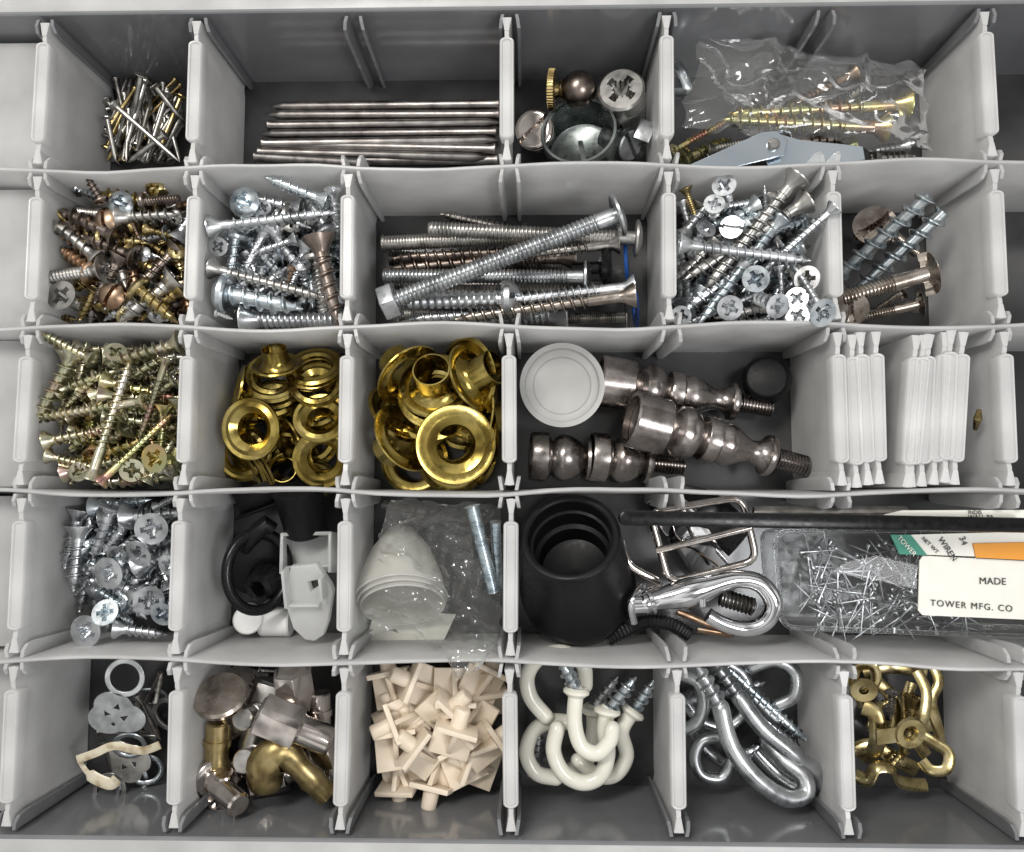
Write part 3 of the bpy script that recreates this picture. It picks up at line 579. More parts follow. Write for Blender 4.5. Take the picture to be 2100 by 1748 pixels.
# ---------------- row4 col2
g=G(); g.lathe([(.001,0),(.42,0),(.46,.04),(.56,1.1),(.6,1.12),(.6,1.2),(.001,1.2)],36); link("rubber_plug",g.mesh("rubber_plug",'black'),"black tapered rubber plug lying on its side","rubber plug",X=axm(P(628,1092,1.0),P(618,1040,1.3)))
g=G(); c=P(530,1172,1.5); X=Matrix.Translation(c)@Euler((.1,.75,.12)).to_matrix().to_4x4()
g.tube([(.72*math.cos(t),.86*math.sin(t),0) for t in [math.tau*i/48 for i in range(48)]],.12,14,True); link("o_ring",g.mesh("o_ring",'blackp'),"large black rubber o-ring leaning in the compartment","o-ring",X=X)
g=G(); g.lathe([(.18,.35),(.2,.38),(.34,.34),(.46,.1),(.5,0),(.3,0),(.2,.1),(.18,.35)],32); link("rubber_grommet",g.mesh("rubber_grommet",'blackp'),"black rubber grommet inside the o-ring","rubber grommet",X=Matrix.Translation(P(548,1195,.9))@Euler((.3,-.3,0)).to_matrix().to_4x4())
g=G(); g.lathe([(.001,0),(.5,0),(.66,.08),(.66,.16),(.5,.2),(.001,.2)],32); link("rubber_disc",g.mesh("rubber_disc",'black'),"flat black rubber disc under the o-ring","rubber disc",X=Matrix.Translation(P(525,1160,.4))@Euler((.1,.2,0)).to_matrix().to_4x4())
g=G(); g.tube([P(500,1130,1.5),P(512,1110,1.6),P(528,1090,1.6),P(545,1075,1.6),P(560,1085,1.5)],[.12,.17,.2,.2,.15],12); wlink(g,"felt_plug",'black',"worn black felt plug above the o-ring","felt plug")
g=G(); g.box(0,0,0,1.1,.08,.6); g.box(0,.3,.1,.9,.5,.06); wlink(G().put(g.v,g.f,Matrix.Translation(P(535,1040,.9))@Euler((.3,0,.35)).to_matrix().to_4x4()),"rubber_strip",'black',"folded black rubber strip in the corner","rubber strip",bev=.02)
def rod(u1,v1,z1,u2,v2,z2,r,mat,name,lab,cat,grp=None):
    A=P(u1,v1,z1);B=P(u2,v2,z2);L=(B-A).length
    g=G(); g.lathe([(.001,0),(r*.9,0),(r,.04),(r,L-.04),(r*.9,L),(.001,L)],32); return link(name,g.mesh(name,mat),lab,cat,grp,axm(A,B))
rod(508,1272,.95,512,1265,.3,.33,'white',"plastic_peg","white plastic peg standing on end","peg","white plastic pegs")
rod(535,1275,.45,598,1275,.45,.34,'white',"plastic_peg","white plastic peg lying on its side","peg","white plastic pegs")
g=G(); g.box(0,.42,.2,1.15,.08,.7); g.box(-.54,0,.2,.08,.9,.7); g.box(.54,0,.2,.08,.9,.7); g.box(0,0,-.12,1.1,.85,.06); g.box(0,-.3,.1,1.1,.06,.4)
wlink(G().put(g.v,g.f,Matrix.Translation(P(640,1135,.9))@Euler((-.1,0,.03)).to_matrix().to_4x4()),"plastic_bracket",'clip',"square translucent plastic bracket holder","bracket",bev=.02)
o1=[(-.3,.75),(.25,.8),(.5,.35),(.55,.2),(.38,-.5),(.25,-.8),(.05,-.93),(-.15,-.9),(-.38,-.65),(-.5,-.1),(-.45,.3)]
me=plate([o1,[(.0,.45),(.28,.5),(.3,.3),(.05,.15)]],.14,'clip',"plastic_clip",.03)
cl=link("plastic_clip",me,"clear tongue-shaped plastic clip with raised side walls","plastic clip",X=Matrix.Translation(P(635,1228,1.5))@Euler((.25,-.1,.02)).to_matrix().to_4x4())
g=G(); g.box(-.40,.35,.22,.07,.85,.35); g.box(.42,.35,.22,.07,.5,.35); g.box(-.05,-.05,.18,.7,.06,.25); link("side_wall",g.mesh("side_wall",'clip',bev=.02),parent=cl,X=cl.matrix_basis.copy())
# ---------------- row4 col3
def cone(u1,v1,z1,u2,v2,z2,R,mat,lab):
    A=P(u1,v1,z1);B=P(u2,v2,z2);L=(B-A).length
    g=G(); pr=[(.001,0),(R*.2,0),(R*.36,L*.08),(R*.68,L*.36),(R*.9,L*.72),(R,L)]
    g.lathe(pr,48); o=link("vinyl_cup",g.mesh("vinyl_cup",mat,60),lab,"cup","translucent vinyl cups in a bag",axm(A,B,.5))
    g=G(); g.tube([(R*math.cos(math.tau*i/48),R*math.sin(math.tau*i/48),L) for i in range(48)],.022,8,True); link("rim",g.mesh("rim",'cap'),parent=o,X=axm(A,B,.5))
for i in range(3): cone(822+i*2,1085+i*6,.65+.06*i,822+i*2,1228+i*7,1.75+.03*i,1.0-.05*i,'pads',"nested translucent vinyl furniture cup inside the bag")
g=G(); g.put([P(742,1338,.9),P(905,1325,.8),P(935,1260,.8),P(770,1250,.9)],[[0,1,2,3]]); wlink(g,"paper_card",'paper',"white paper card corner with blue edge line","card")
g=G(); g.tube([P(744,1337,.94),P(770,1333,.92),P(800,1328,.9)],.03,6); g.tube([P(744,1337,.94),P(757,1305,.96)],.03,6); o=wlink(g,"ink_line",'blue'); o.parent=bpy.data.objects["paper_card"]; o.matrix_parent_inverse=o.parent.matrix_basis.inverted()
WH="inside the clear bag";GR="bagged machine screws"
S('rodm','zincb',968,1038,1012,1215,2.75,2.5,fat=2.1);S('rodm','zincb',1016,1070,1020,1205,2.6,2.2,fat=2.1);S('rodm','dzinc',880,1050,785,1035,1.7,1.6,fat=2.5);S('rodm','dzinc',820,1075,905,1040,1.4,1.4,fat=2.2);S('wood','steel',1000,1100,985,1180,1.3,1.2)
bag("plastic_bag",[(800,1022),(1030,1040),(1025,1335),(735,1290)],2.1,'film2',64,72,.6,7.7,"crumpled clear cellophane bag holding cups and bolts",.03,.8,.1)
bag("plastic_bag",[(905,1320),(1022,1315),(985,1372),(935,1395)],2.85,'film2',24,20,.12,1.7,"loose cellophane bag corner draped over the partition",.02,1.2)
# ---------------- row4 col4+
A=P(1168,1098,2.75);B=P(1186,1212,.75)
g=G(); L=(B-A).length
g.lathe([(.86,.06),(.88,.02),(.93,.0),(1.0,.0),(1.04,.03),(1.05,.1),(1.09,.5),(1.24,L*.84),(1.30,L*.88),(1.33,L*.95),(1.29,L*1.04),(1.1,L*1.1),(.4,L*1.13),(.001,L*1.14),(.001,1.45),(.5,1.42),(.70,1.35),(.74,.95),(.83,.9),(.84,.5),(.80,.48),(.80,.42),(.86,.4),(.86,.06)],64)
link("rubber_leg_tip",g.mesh("rubber_leg_tip",'black',50),"large black rubber chair leg tip with open socket","leg tip",X=axm(A,B))
g=G(); rp=[]
cr_=[P(1332,1050,1.9),P(1522,1020,2.1),P(1552,1150,2.0),P(1372,1195,1.8)]
for i in range(4):
    a,b_,c=cr_[i-1],cr_[i],cr_[(i+1)%4]; d1=(a-b_).normalized()*.28; d2=(c-b_).normalized()*.28
    for t in (0,.25,.5,.75,1): rp.append((b_+d1).lerp(b_,t).lerp(b_.lerp(b_+d2,t),t))
g.tube(rp,.08,12,True); bk=wlink(g,"strap_buckle",'nickel',"rectangular wire strap buckle with centre bar","buckle")
g=G(); g.tube([P(1345,1130,1.95),P(1540,1082,2.1)],.075,12); wlink(g,"centre_bar",'nickel',parent=bk)
g=G(); g.tube(smooth([P(1350,1070,1.0),P(1385,1060,1.25),P(1420,1110,1.3),P(1470,1190,.9)]),.5,16,flat=.08); wlink(g,"metal_slide",'chrome',"curved mirror-bright metal slide behind the buckle","metal slide")
g=G(); g.tube(smooth([P(1380,1030,1.2),P(1450,1050,1.3),P(1520,1110,1.0)]),.45,16,flat=.1); wlink(g,"rubber_pad",'blackp',"black plastic strap pad beneath the buckle","pad")
a0=P(1268,1062,2.85);a1=P(2110,1078,2.95); dx=(a1-a0).normalized(); dy=Vector((0,0,1)).cross(dx)
n=14; W2=.15; LL=(a1-a0).length
ol=[(.15-W2*math.sin(math.pi*i/n), W2*math.cos(math.pi*i/n)) for i in range(n+1)]+[(LL,-W2),(LL,W2)]
g=G(); g.prism(ol,-.11,.11); Xs=Matrix.Translation(a0)@Matrix(((dx.x,dy.x,0,0),(dx.y,dy.y,0,0),(0,0,1,0),(0,0,0,1)))
link("plastic_strap",g.mesh("plastic_strap",'blackp',bev=.05),"long black plastic strap lying across the compartments","plastic strap",X=Xs)
rod(1545,1052,2.0,1860,1052,2.2,.14,'steel',"metal_rod","dull steel rod lying beneath the black strap","rod")
g=G(); pth=smooth([P(1318,1240,1.9),P(1350,1230,1.9),P(1400,1218,1.95),P(1450,1203,2.0),P(1510,1188,2.0),P(1560,1198,2.0),P(1586,1237,2.0),P(1570,1276,1.95),P(1530,1290,1.9),P(1485,1280,1.9),P(1452,1262,1.9)],5)
n=len(pth); rr=[]
for i in range(n):
    t=i/(n-1); rr.append(.16+.15*math.exp(-((t-.22)/.12)**2)+.05*math.exp(-((t-.02)/.05)**2)+.04*math.exp(-((t-.55)/.15)**2))
g.tube(pth,rr,20); sh=wlink(g,"snap_hook",'chrome',"polished chrome swivel snap hook with open loop","snap hook")
g=G(); g.tube(smooth([P(1432,1240,1.85),P(1450,1228,1.9),P(1480,1210,1.95),P(1512,1200,2.0)]),.07,12); g.tube([P(1440,1242,2.1),P(1440,1226,2.15)],.09,12); wlink(g,"gate",'chrome',parent=sh)
g=G(); g.tube(smooth([P(1318,1205,1.6),P(1295,1235,1.9),P(1300,1275,1.6)],6),.10,12); g.tube([P(1300,1240,1.9),P(1325,1238,1.9)],.2,16); g.lathe([(.2,0),(.26,.03),(.26,.1),(.2,.13)],20,axm(P(1330,1237,1.9),P(1360,1228,1.9))); wlink(g,"swivel_eye",'chrome',parent=sh)
g=G(); A=P(1478,1225,.9);B=P(1545,1245,.9); g.thread(0,(B-A).length,.17,.21,.09,'m',16); link("bushing",g.mesh("bushing",'steel'),"small threaded steel bushing inside the hook loop","bushing",X=axm(A,B))
g=G(); pth=smooth([P(1245,1312,1.3),P(1290,1290,1.5),P(1330,1275,1.5),P(1380,1282,1.5),P(1415,1303,1.3)],14); g.tube(pth,[.13+.035*(i%2) for i in range(len(pth))],12,flat=.45); wlink(g,"fabric_strap",'black',"black woven fabric strap end below the snap hook","fabric strap",ang=15)
g=G(); g.tube(smooth([P(1390,1255,1.4),P(1440,1275,1.4),P(1500,1302,1.3),P(1430,1292,1.3)]),.07,10,flat=.5); wlink(g,"metal_clip",'copper',"thin copper-toned metal clip under the hook","clip")
g=G(); g.tube(smooth([P(1272,1110,1.6),P(1292,1160,1.5),P(1350,1195,1.4),P(1330,1210,1.3)]),.09,12,flat=.6); wlink(g,"metal_ring",'nickel',"curved nickel ring behind the rubber tip","ring")
def rbox(pts,z0,z1,r=.3):
    W=[P(u,v,z1).xy for u,v in pts]; o=[]
    for i in range(4):
        a,b_,c=W[i-1],W[i],W[(i+1)%4]; d1=(a-b_).normalized()*r; d2=(c-b_).normalized()*r
        for t in (0,.25,.5,.75,1): o.append((b_+d1).lerp(b_,t).lerp(b_.lerp(b_+d2,t),t))
    return o
ol=rbox([(1598,1092),(2210,1085),(2230,1315),(1612,1292)],.35,2.0)
def shell(ol,z0,z1):
    c=Vector((sum(p[0] for p in ol)/len(ol),sum(p[1] for p in ol)/len(ol))); n=len(ol); vs=[];fs=[]
    def ring(k,z): 
        for p in ol: q=Vector(p); d=(c-q).normalized()*k; vs.append((q.x+d.x,q.y+d.y,z))
    ring(.12,z0); ring(.02,z0+.1); ring(0,z1-.1); ring(.04,z1-.03); ring(.12,z1)
    for i in range(4):
        for j in range(n): fs.append([i*n+j,i*n+(j+1)%n,(i+1)*n+(j+1)%n,(i+1)*n+j])
    fs.append([4*n+j for j in range(n)]); fs.append(list(range(n))[::-1]); return G().put(vs,fs)
pb=wlink(shell(ol,.35,2.0),"pin_box",'clear',"clear plastic pin box with paper labels full of pins","pin box",ang=60)
g=G(); pts=[Vector((p[0],p[1],1.72)) for p in ol]; g.tube(pts,.055,8,True); wlink(g,"lid_rim",'clear',parent=pb,ang=60)
g=nailmesh(.85,.02,'zinc',2.8)
cA=P(1630,1115,1.2); cB=P(1990,1290,.8)
for i in range(190):
    x=random.uniform(cA.x+.1,cB.x); y=random.uniform(cB.y,cA.y); a=random.uniform(0,6.28); p=random.uniform(-.25,.25); z=random.uniform(.55,1.3)
    dv=Vector((math.cos(a),math.sin(a),p)); A_=Vector((x,y,z))-dv*.4
    if A_.x<cA.x or (A_+dv*.85).x<cA.x or A_.y>cA.y+.05 or A_.y<cB.y: continue
    link("steel_pin",g,"tiny bright steel pin inside the clear box","pin","steel pins in a box",axm(A_,A_+dv))
def quad(name,pts,z,mat,parent,th=.03):
    W=[P(u,v,z) for u,v in pts]; g=G(); n=len(W); vs=W+[p-Vector((0,0,th)) for p in W]
    g.put(vs,[list(range(n)),[n+i for i in range(n)][::-1]]+[[i,(i+1)%n,n+(i+1)%n,n+i] for i in range(n)]); return wlink(g,name,mat,parent=parent)
quad("paper_label",[(1893,1140),(2125,1152),(2125,1272),(1892,1262),(1883,1252),(1886,1150)],2.05,'paper',pb)
quad("paper_label",[(1868,1097),(2125,1090),(2125,1146),(1900,1138)],2.10,'paper',pb)
quad("green_band",[(1826,1097),(1868,1097),(1902,1139),(1845,1137)],2.12,'green',pb)
quad("price_sticker",[(1996,1115),(2125,1112),(2125,1150),(2002,1144)],2.14,'orange',pb)
quad("instruction_paper",[(1812,1056),(1850,1047),(2125,1046),(2125,1066),(1860,1062)],2.6,'paper',pb)
def text(body,u,v,z,size_px,ang,mat,parent,bold=.0,sp=1.0):
    cu=bpy.data.curves.new("t",'FONT'); cu.body=body; cu.size=size_px*1.38*(ZC-z)/F; cu.align_x='LEFT'; cu.align_y='CENTER'; cu.extrude=.004; cu.offset=bold; cu.space_character=sp
    o=bpy.data.objects.new("t",cu); col.objects.link(o); bpy.context.view_layer.update(); me=bpy.data.meshes.new_from_object(o); bpy.data.objects.remove(o)
    me.materials.clear(); me.materials.append(M[mat]); link("printed_text",me,parent=parent,X=Matrix.Translation(P(u,v,z))@Matrix.Rotation(ang,4,'Z'))
text("MADE",2008,1192,2.075,14,-.03,'ink',pb,.0,1.05); text("TOWER MFG. CO",1908,1237,2.075,13,-.07,'ink',pb,.0,1.2)
text("WIREN",1928,1104,2.125,12,-1.0,'ink',pb,.0); text("34",1972,1101,2.125,13,-1.2,'ink',pb,.0); text("NET WT",1892,1103,2.125,8,-.8,'ink',pb); text("TOWER",1842,1101,2.14,10,-.85,'paper',pb,.0)
text("WALL PA",1985,1061,2.63,9,0,'ink',pb,.0); text("INDIS",1985,1051,2.63,8,0,'ink',pb,.0)
# ---------------- row5 col1 hangers
def ringhanger(u,v,z,rot,mat,lab,s=1,e=(0,0)):
    out=[]
    for a in range(0,360,10):
        t=math.radians(a); r=.42+.16*abs(math.cos(1.5*t+.2)); out.append((r*math.cos(t)*1.15,r*math.sin(t)*.85))
    me=plate([out,[(-.1,.12),(.0,.28),(.08,.12)],[(-.28,.05),(-.22,-.1),(-.08,-.02)],[(.28,.05),(.22,-.12),(.08,-.02)],circ(0,-.22,.05,10)],.04,mat,"picture_hanger")
    X=Matrix.Translation(P(u,v,z))@Euler((e[0],e[1],rot)).to_matrix().to_4x4()@Matrix.Scale(s,4)
    o=link("picture_hanger",me,lab,"picture hanger","picture hangers",X)
    me=plate([circ(0,.85,.42,32),circ(0,.85,.33,32)],.04,mat,"hanger_ring"); link("hanger_ring",me,parent=o,X=X)
ringhanger(238,1465,1.4,-.25,'galv',"zinc three-lobed picture hanger with round ring",1.0,(.1,.1))
ringhanger(262,1560,.7,2.6,'dzinc',"dull picture hanger lying under the others",.9)
ringhanger(290,1480,.6,-1.2,'dzinc',"zinc picture hanger partly hidden beneath another",.95,(.3,.2))
g=G(); g.tube(smooth([P(158,1558,1.3),P(195,1545,1.35),P(235,1530,1.4),P(290,1540,1.3),P(328,1528,1.4)]),.09,10,flat=.15); wlink(g,"hanger_strip",'cream',"cream painted bent metal hanger strip","hanger strip")
g=G(); g.tube(smooth([P(162,1560,1.1),P(185,1590,1.2),P(225,1608,1.2),P(240,1598,1.1)]),[.06]*6+[.13]*13,10,flat=.2); wlink(g,"hanger_strip",'cream',"cream painted curled metal strip end","hanger strip")
for a in [(280,1425,1.3,330,1520,1.0),(330,1380,1.2,295,1450,1.0),(200,1500,.8,325,1510,.9),(320,1440,1.2,332,1380,1.4),(210,1520,.8,240,1600,.6)]: nail(('sm','steel'),1.9,*a,"dark thin picture nail among the hangers","picture nails")
for u,v,z,e in [(265,1530,1.0,(.5,.2,0)),(300,1580,.5,(.2,.3,0)),(270,1600,.4,(.1,.1,0)),(310,1430,.9,(.8,.2,0))]:
    g=G(); g.tube([(.32*math.cos(math.tau*i/28),.32*math.sin(math.tau*i/28),0) for i in range(28)],.06,8,True,flat=.4); link("metal_ring",g.mesh("metal_ring",'zincb'),"thin zinc ring in the hanger compartment","ring","zinc rings",Matrix.Translation(P(u,v,z))@Euler(e).to_matrix().to_4x4())
# ---------------- row5 col2
def connector(u,v,z,d,s,mat,lab,kind=0,roll=0):
    g=G()
    if kind==0:
        g.lathe([(.001,-.02),(.45,0),(.5,.05),(.5,.12),(.42,.16),(.27,.18),(.25,.25),(.25,1.15),(.21,1.2),(.001,1.2)],36)
    elif kind==1:
        g.prism([(.42*math.cos(math.pi/3*i),.42*math.sin(math.pi/3*i)) for i in range(6)],0,.75)
        g.lathe([(.3,.75),(.27,.8),(.27,1.35),(.22,1.4),(.001,1.4)],28); g.lathe([(.36,-.001),(.3,-.05),(.001,-.05)],6)
    else:
        g.lathe([(.001,0),(.22,0),(.25,.03),(.25,.9),(.22,.94),(.001,.94)],30); g.lathe([(.25,.35),(.28,.36),(.28,.5),(.25,.51)],30)
    A=P(u,v,z); link("threaded_connector" if kind!=0 else "connector_nut",g.mesh("connector",mat,30,.02 if kind==1 else 0),lab,"connector","nickel connectors",axm(A,A+Vector(d),roll,s))
connector(452,1422,2.0,(-.05,-1,-.9),1.15,'anick',"brown-stained round-head nickel connector nut",0)
connector(448,1480,1.6,(-.05,-1,-.1),1.05,'brassd',"brass barrel lying against the disc",2)
connector(600,1375,1.7,(.1,-1,-.3),1.1,'nickel',"shiny faceted hex nickel connector",1,.3)
connector(535,1462,2.2,(1,-.45,-.15),1.15,'nickel',"large faceted hex nickel connector lying diagonally",1,.2)
connector(655,1420,1.5,(0,-1,-.1),1.0,'nickel',"plain nickel barrel connector lying lengthwise",2)
connector(495,1475,2.0,(.2,-.1,-1),.95,'dzinc',"nickel barrel standing on end",2)
connector(500,1562,1.9,(.1,-.2,-1),1.05,'dzinc',"grey barrel standing on end",2)
connector(434,1595,1.5,(.6,-.2,.5),1.0,'nickel',"round-head nickel nut tipped on edge",0)
connector(465,1652,1.3,(.1,.8,.45),.85,'nickel',"small nickel nut with thin flange",0)
connector(655,1500,1.2,(.2,-1,-.2),1.0,'nickel',"nickel barrel beneath the others",1)
connector(560,1400,1.0,(-.3,-1,.1),1.1,'dzinc',"dull connector low in the heap",1)
connector(430,1500,.8,(.5,-1,0),1.1,'brown',"dark connector at the bottom",0); connector(520,1600,.8,(1,.3,0),1.1,'nickel',"nickel connector at the bottom",1); connector(600,1560,.7,(1,.3,0),1.0,'dnickel',"dark connector at the bottom",1);connector(640,1450,.7,(-1,-.8,0),1.1,'dnickel',"dark nickel connector low in the heap",0);connector(470,1400,.8,(1,-.3,0),1.1,'dnickel',"dark nickel barrel low in the heap",1)
connector(560,1530,1.3,(.8,.2,-.2),.9,'nickel',"nickel barrel under the elbow",2);connector(570,1600,1.0,(-.8,.2,-.2),.9,'nickel',"nickel barrel under the elbow",2)
connector(655,1560,1.2,(-.2,1,-.2),.9,'nickel',"nickel barrel beside the elbow",2);connector(425,1545,1.2,(.1,-1,.1),.9,'nickel',"nickel barrel by the divider",2);connector(520,1520,1.0,(.4,1,.1),.9,'nickel',"nickel barrel mid heap",2)
g=G(); pth=smooth([P(548,1620,1.9),P(545,1570,2.0),P(580,1545,2.0),P(620,1580,1.9),P(672,1632,1.7)],6); g.tube(pth,[.28,.33,.36,.37,.38,.40]+[.41]*6+[.38,.35,.32,.30,.28,.25]+[.25,.25,.29,.25,.25,.25,.25],22,flat=.75); wlink(g,"brass_elbow",'brassd',"chunky cast brass elbow fitting","fitting")
WH="under the connectors";GR="loose steel screws"
for a in [(530,1375,1.2,600,1380,1.0),(520,1390,1.1,580,1420,.9)]: S('woodlong','steel',a[0],a[1],a[3],a[4],a[2],a[5],fat=1)
# ---------------- row5 col3 shelf pins
R=Matrix(((0,0,1,0),(1,0,0,0),(0,1,0,0),(0,0,0,1)))
g=G(); g.box(0,0,0,.95,.85,.12); g.box(0,.40,.33,.95,.12,.54)
g.prism([(-.36,.06),(.33,.06),(.33,.58)],-.06,.06,R)
g.lathe([(.001,.45),(.15,.45),(.18,.40),(.19,.0)],20,Matrix.Translation((0,.45,.26))@Matrix.Rotation(-math.pi/2,4,'X'))
SP=g.mesh("shelf_pin",'beige',30,.018)
spl=[(808,1412,1.1,(-.1,0,.2)),(868,1405,1.3,(.3,.2,1.2)),(930,1408,1.3,(.2,-.2,3.1)),(985,1405,1.3,(-.2,.2,-.5)),(835,1472,1.3,(.3,.2,2.0)),(905,1460,1.5,(.2,.2,-.8)),(975,1465,1.3,(-.2,.3,2.6)),(928,1515,1.7,(.15,.1,-.3)),(812,1540,1.3,(-.2,.2,.1)),(870,1545,1.4,(.3,.2,.9)),(985,1530,1.4,(-.2,.2,-1.0)),(950,1570,1.1,(-.2,.2,.4)),(900,1575,1.0,(.2,.2,3.0)),(985,1570,.9,(.2,.2,1.2)),(820,1570,.8,(-.2,.2,3.2)),(855,1500,.8,(.3,.3,.6)),(810,1480,.7,(.2,.3,.4)),(950,1430,.6,(.3,.1,2)),(995,1435,.8,(.3,.2,.1)),(870,1420,.6,(.3,.2,1)),(960,1500,.6,(.3,0,2)),(860,1555,.5,(0,0,2))]
for u,v,z,e in spl: link("shelf_pin",SP,"beige plastic shelf support pin with peg and gusset","shelf pin","beige shelf pins",Matrix.Translation(P(u,v,z))@Euler(e).to_matrix().to_4x4()@Matrix.Scale(.93,4))
# ---------------- hooks
def hook(pts,r,mat,lab,cat,grp,scr=None,smat='zincb',name="cup_hook",collar=True):
    W=smooth([P(*p) for p in pts],6); g=G(); g.tube(W,r,18)
    for e,d in ((W[0],W[0]-W[1]),(W[-1],W[-1]-W[-2])):
        g.lathe([(r*math.cos(t),r*math.sin(t)) for t in (0,.4,.8,1.2,1.55)],18,axm(e,e+d))
    if collar and scr:
        g.lathe([(.001,-.09),(r*1.35,-.08),(r*1.7,-.03),(r*1.7,.03),(r*1.2,.1),(.001,.1)],24,axm(W[0],W[1]))
    o=wlink(g,name,mat,lab,cat,grp)
    if scr:
        A=W[0]; B=P(*scr); L=(B-A).length; g=G(); g.thread(0,L,r*.62,r*1.05,r*1.15,'wood',16,.3); link("threaded_shank",g.mesh("threaded_shank",smat,30),parent=o,X=axm(A,B))
    return o
gp="white cup hooks";lb="white enamelled cup hook with zinc screw thread"
hook([(1182,1418,1.9),(1178,1480,1.9),(1192,1530,1.9),(1225,1545,1.9),(1250,1520,1.9),(1256,1495,1.9)],.165,'ivory',lb,"cup hook",gp,(1150,1352,2.2))
hook([(1120,1470,1.3),(1088,1430,1.3),(1082,1385,1.3),(1108,1348,1.35),(1155,1338,1.4),(1195,1362,1.4),(1200,1405,1.35)],.17,'ivory',lb,"cup hook",gp)
hook([(1170,1482,1.0),(1130,1480,1.1),(1095,1500,1.1),(1080,1545,1.1),(1100,1585,1.1),(1140,1595,1.1)],.17,'ivory',lb,"cup hook",gp)
hook([(1245,1458,1.6),(1240,1500,1.6),(1246,1545,1.6),(1232,1590,1.6),(1195,1605,1.6),(1155,1585,1.6),(1135,1540,1.6),(1143,1495,1.6)],.17,'ivory',lb,"cup hook",gp,(1305,1388,1.8))
hook([(1297,1460,1.3),(1275,1500,1.3),(1285,1550,1.2),(1262,1588,1.1),(1225,1590,1.0),(1185,1560,1.0)],.165,'ivory',lb,"cup hook",gp,(1342,1395,1.5))
hook([(1215,1455,1.0),(1215,1500,.9),(1205,1560,.8),(1165,1580,.7)],.15,'ivory',lb,"cup hook",gp,(1268,1388,1.2),'zinc')
WH="under the white hooks";GR="loose hook screws"
S('wood','zinc',1100,1590,1105,1490,.5,.5)
gp="zinc screw hooks";lb="thick galvanised screw hook with coarse thread"
hook([(1478,1452,2.0),(1500,1530,2.0),(1552,1598,2.0),(1612,1636,1.9),(1650,1628,1.8),(1648,1592,1.7),(1608,1560,1.5),(1575,1520,1.3)],.185,'galv',lb,"screw hook",gp,(1428,1362,2.1),'galv',"screw_hook",False)
hook([(1515,1430,1.5),(1562,1492,1.6),(1625,1545,1.6),(1672,1585,1.5),(1680,1612,1.3),(1655,1620,1.1),(1600,1590,.9),(1550,1540,.8)],.18,'galv',lb,"screw hook",gp,(1460,1352,1.6),'galv',"screw_hook",False)
hook([(1500,1560,1.0),(1480,1595,1.0),(1440,1590,1.0),(1425,1555,1.0),(1440,1520,1.0),(1480,1515,1.0),(1505,1545,1.0)],.13,'galv',"zinc screw eye with round loop","screw eye",gp,(1560,1530,1.1),'zinc',"screw_eye",False)
hook([(1402,1385,1.3),(1432,1400,1.4),(1445,1440,1.4),(1430,1480,1.3),(1405,1495,1.2)],.14,'galv',"curved end of a galvanised screw hook","screw hook",gp,None,'zinc',"screw_hook",False)
hook([(1540,1368,1.2),(1590,1355,1.3),(1630,1380,1.3),(1628,1425,1.3),(1595,1445,1.2)],.15,'galv',"curved end of a galvanised screw hook","screw hook",gp,None,'zinc',"screw_hook",False)
hook([(1470,1350,1.1),(1520,1380,1.1),(1545,1430,1.1),(1590,1475,1.2)],.14,'galv',"thin zinc screw hook with pointed thread",'screw hook',gp,(1655,1522,1.3),'zincb',"screw_hook",False)
hook([(1530,1440,.8),(1570,1490,.8),(1600,1520,.9)],.13,'galv',"thin zinc screw hook lying low",'screw hook',gp,(1650,1550,1.0),'zinc',"screw_hook",False)
hook([(1420,1500,.5),(1450,1540,.5),(1500,1570,.5),(1540,1550,.5)],.13,'galv',"zinc screw hook at the bottom",'screw hook',gp,None,'zinc',"screw_hook",False)
hook([(1405,1440,.6),(1440,1480,.6),(1490,1490,.6),(1530,1460,.6)],.14,'galv',"zinc screw hook at the bottom",'screw hook',gp,(1570,1400,.7),'zinc',"screw_hook",False)
def strap(pts,r,lab,name="brass_hook",flat=.28,mat='brass'):
    W=smooth([P(*p) for p in pts],6); g=G(); g.tube(W,r,12,flat=flat); return wlink(g,name,mat,lab,"brass hook","brass hooks")
lb="flat curved brass wall hook"
strap([(1745,1405,1.3),(1760,1370,1.4),(1790,1368,1.5),(1795,1400,1.4),(1765,1425,1.3),(1770,1450,1.2)],.11,lb)
strap([(1770,1450,1.5),(1795,1465,1.6),(1800,1510,1.6),(1790,1545,1.4),(1765,1555,1.2)],.17,lb)
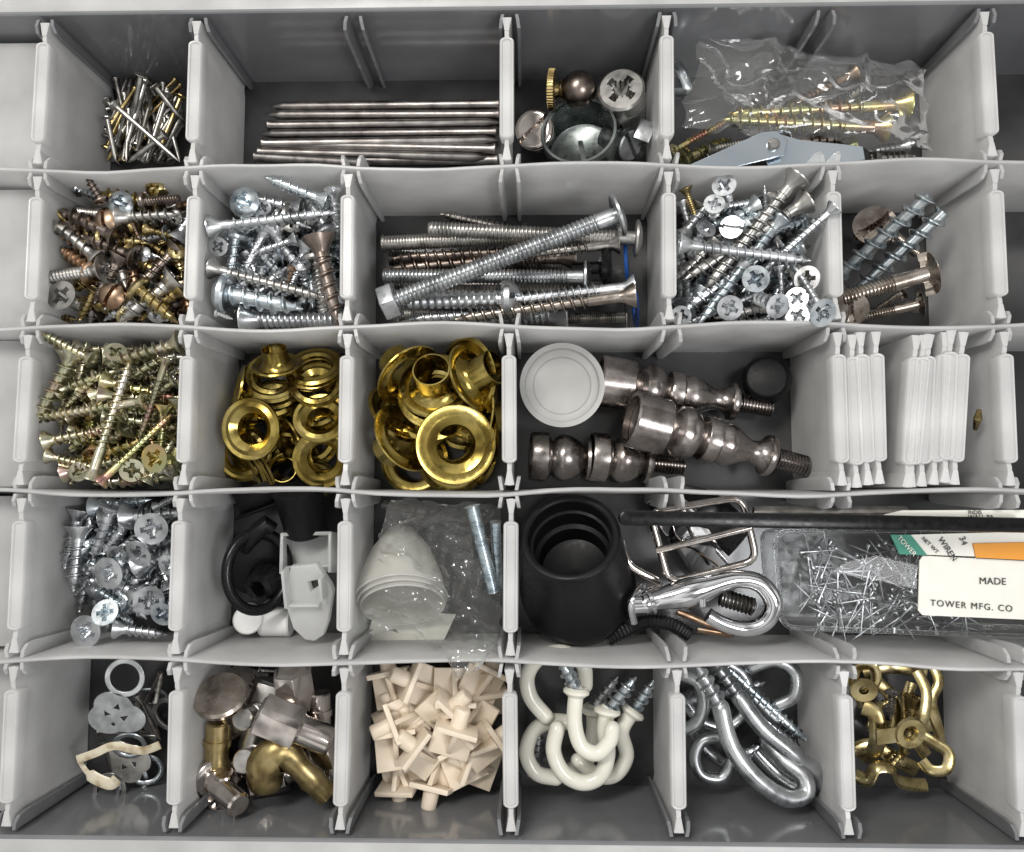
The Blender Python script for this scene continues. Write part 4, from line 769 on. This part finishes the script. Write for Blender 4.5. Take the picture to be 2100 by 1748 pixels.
strap([(1880,1375,1.6),(1900,1420,1.6),(1895,1470,1.6),(1885,1500,1.5),(1910,1520,1.5),(1945,1545,1.5),(1940,1578,1.5),(1910,1580,1.4),(1890,1560,1.3)],.12,lb)
strap([(1915,1368,1.3),(1925,1400,1.3),(1910,1440,1.3),(1925,1500,1.2),(1930,1540,1.1)],.12,lb)
strap([(1870,1400,1.0),(1860,1440,1.0),(1870,1500,1.0),(1900,1550,.9)],.13,lb)
strap([(1755,1590,1.2),(1780,1600,1.4),(1795,1575,1.5),(1825,1575,1.5),(1840,1600,1.3),(1870,1608,1.1),(1900,1610,1.0)],.14,lb)
strap([(1750,1540,.7),(1790,1530,.7),(1840,1560,.8),(1880,1580,.7)],.17,lb)
strap([(1800,1400,.8),(1830,1430,.8),(1840,1480,.8),(1820,1520,.7)],.15,lb)
strap([(1770,1380,.5),(1830,1370,.6),(1900,1380,.6)],.13,lb); strap([(1780,1480,.4),(1850,1500,.5),(1920,1480,.4)],.17,lb)
g=G(); g.lathe([(.12,0),(.3,.02),(.33,.06),(.3,.12),(.16,.1),(.12,.02)],30); g.box(-.45,0,.05,.5,.32,.06)
link("brass_eye_plate",g.mesh("brass_eye_plate",'brass'),"round brass eye plate with screw hole","brass plate",X=Matrix.Translation(P(1862,1500,1.8))@Euler((.2,.1,.1)).to_matrix().to_4x4()@Matrix.Scale(1.05,4))
g=G(); g.lathe([(.1,0),(.27,.02),(.29,.06),(.27,.1),(.1,.08)],30); link("brass_eye_plate",g.mesh("brass_eye_plate",'brass'),"small round brass hook base with hole","brass plate",X=Matrix.Translation(P(1770,1412,1.6))@Euler((.4,-.2,0)).to_matrix().to_4x4())
WH="among the brass hooks";GR="hook screws"
S('wood','steel',1830,1420,1825,1475,1.6,1.4);S('wood','brass',1800,1450,1850,1420,1.1,1.1);S('wood','brassd',1880,1430,1850,1560,1.2,1.1);S('pan','brass',1820,1580,1860,1530,1.1,1.0)
g=G(); g.tube([P(2000,880,2.2),P(2005,860,2.5),P(2008,842,2.4)],[.05,.09,.05],7); wlink(g,"wood_splinter",'brassd',"tiny brown splinter between spare dividers","splinter")
print("objects",len(bpy.data.objects))
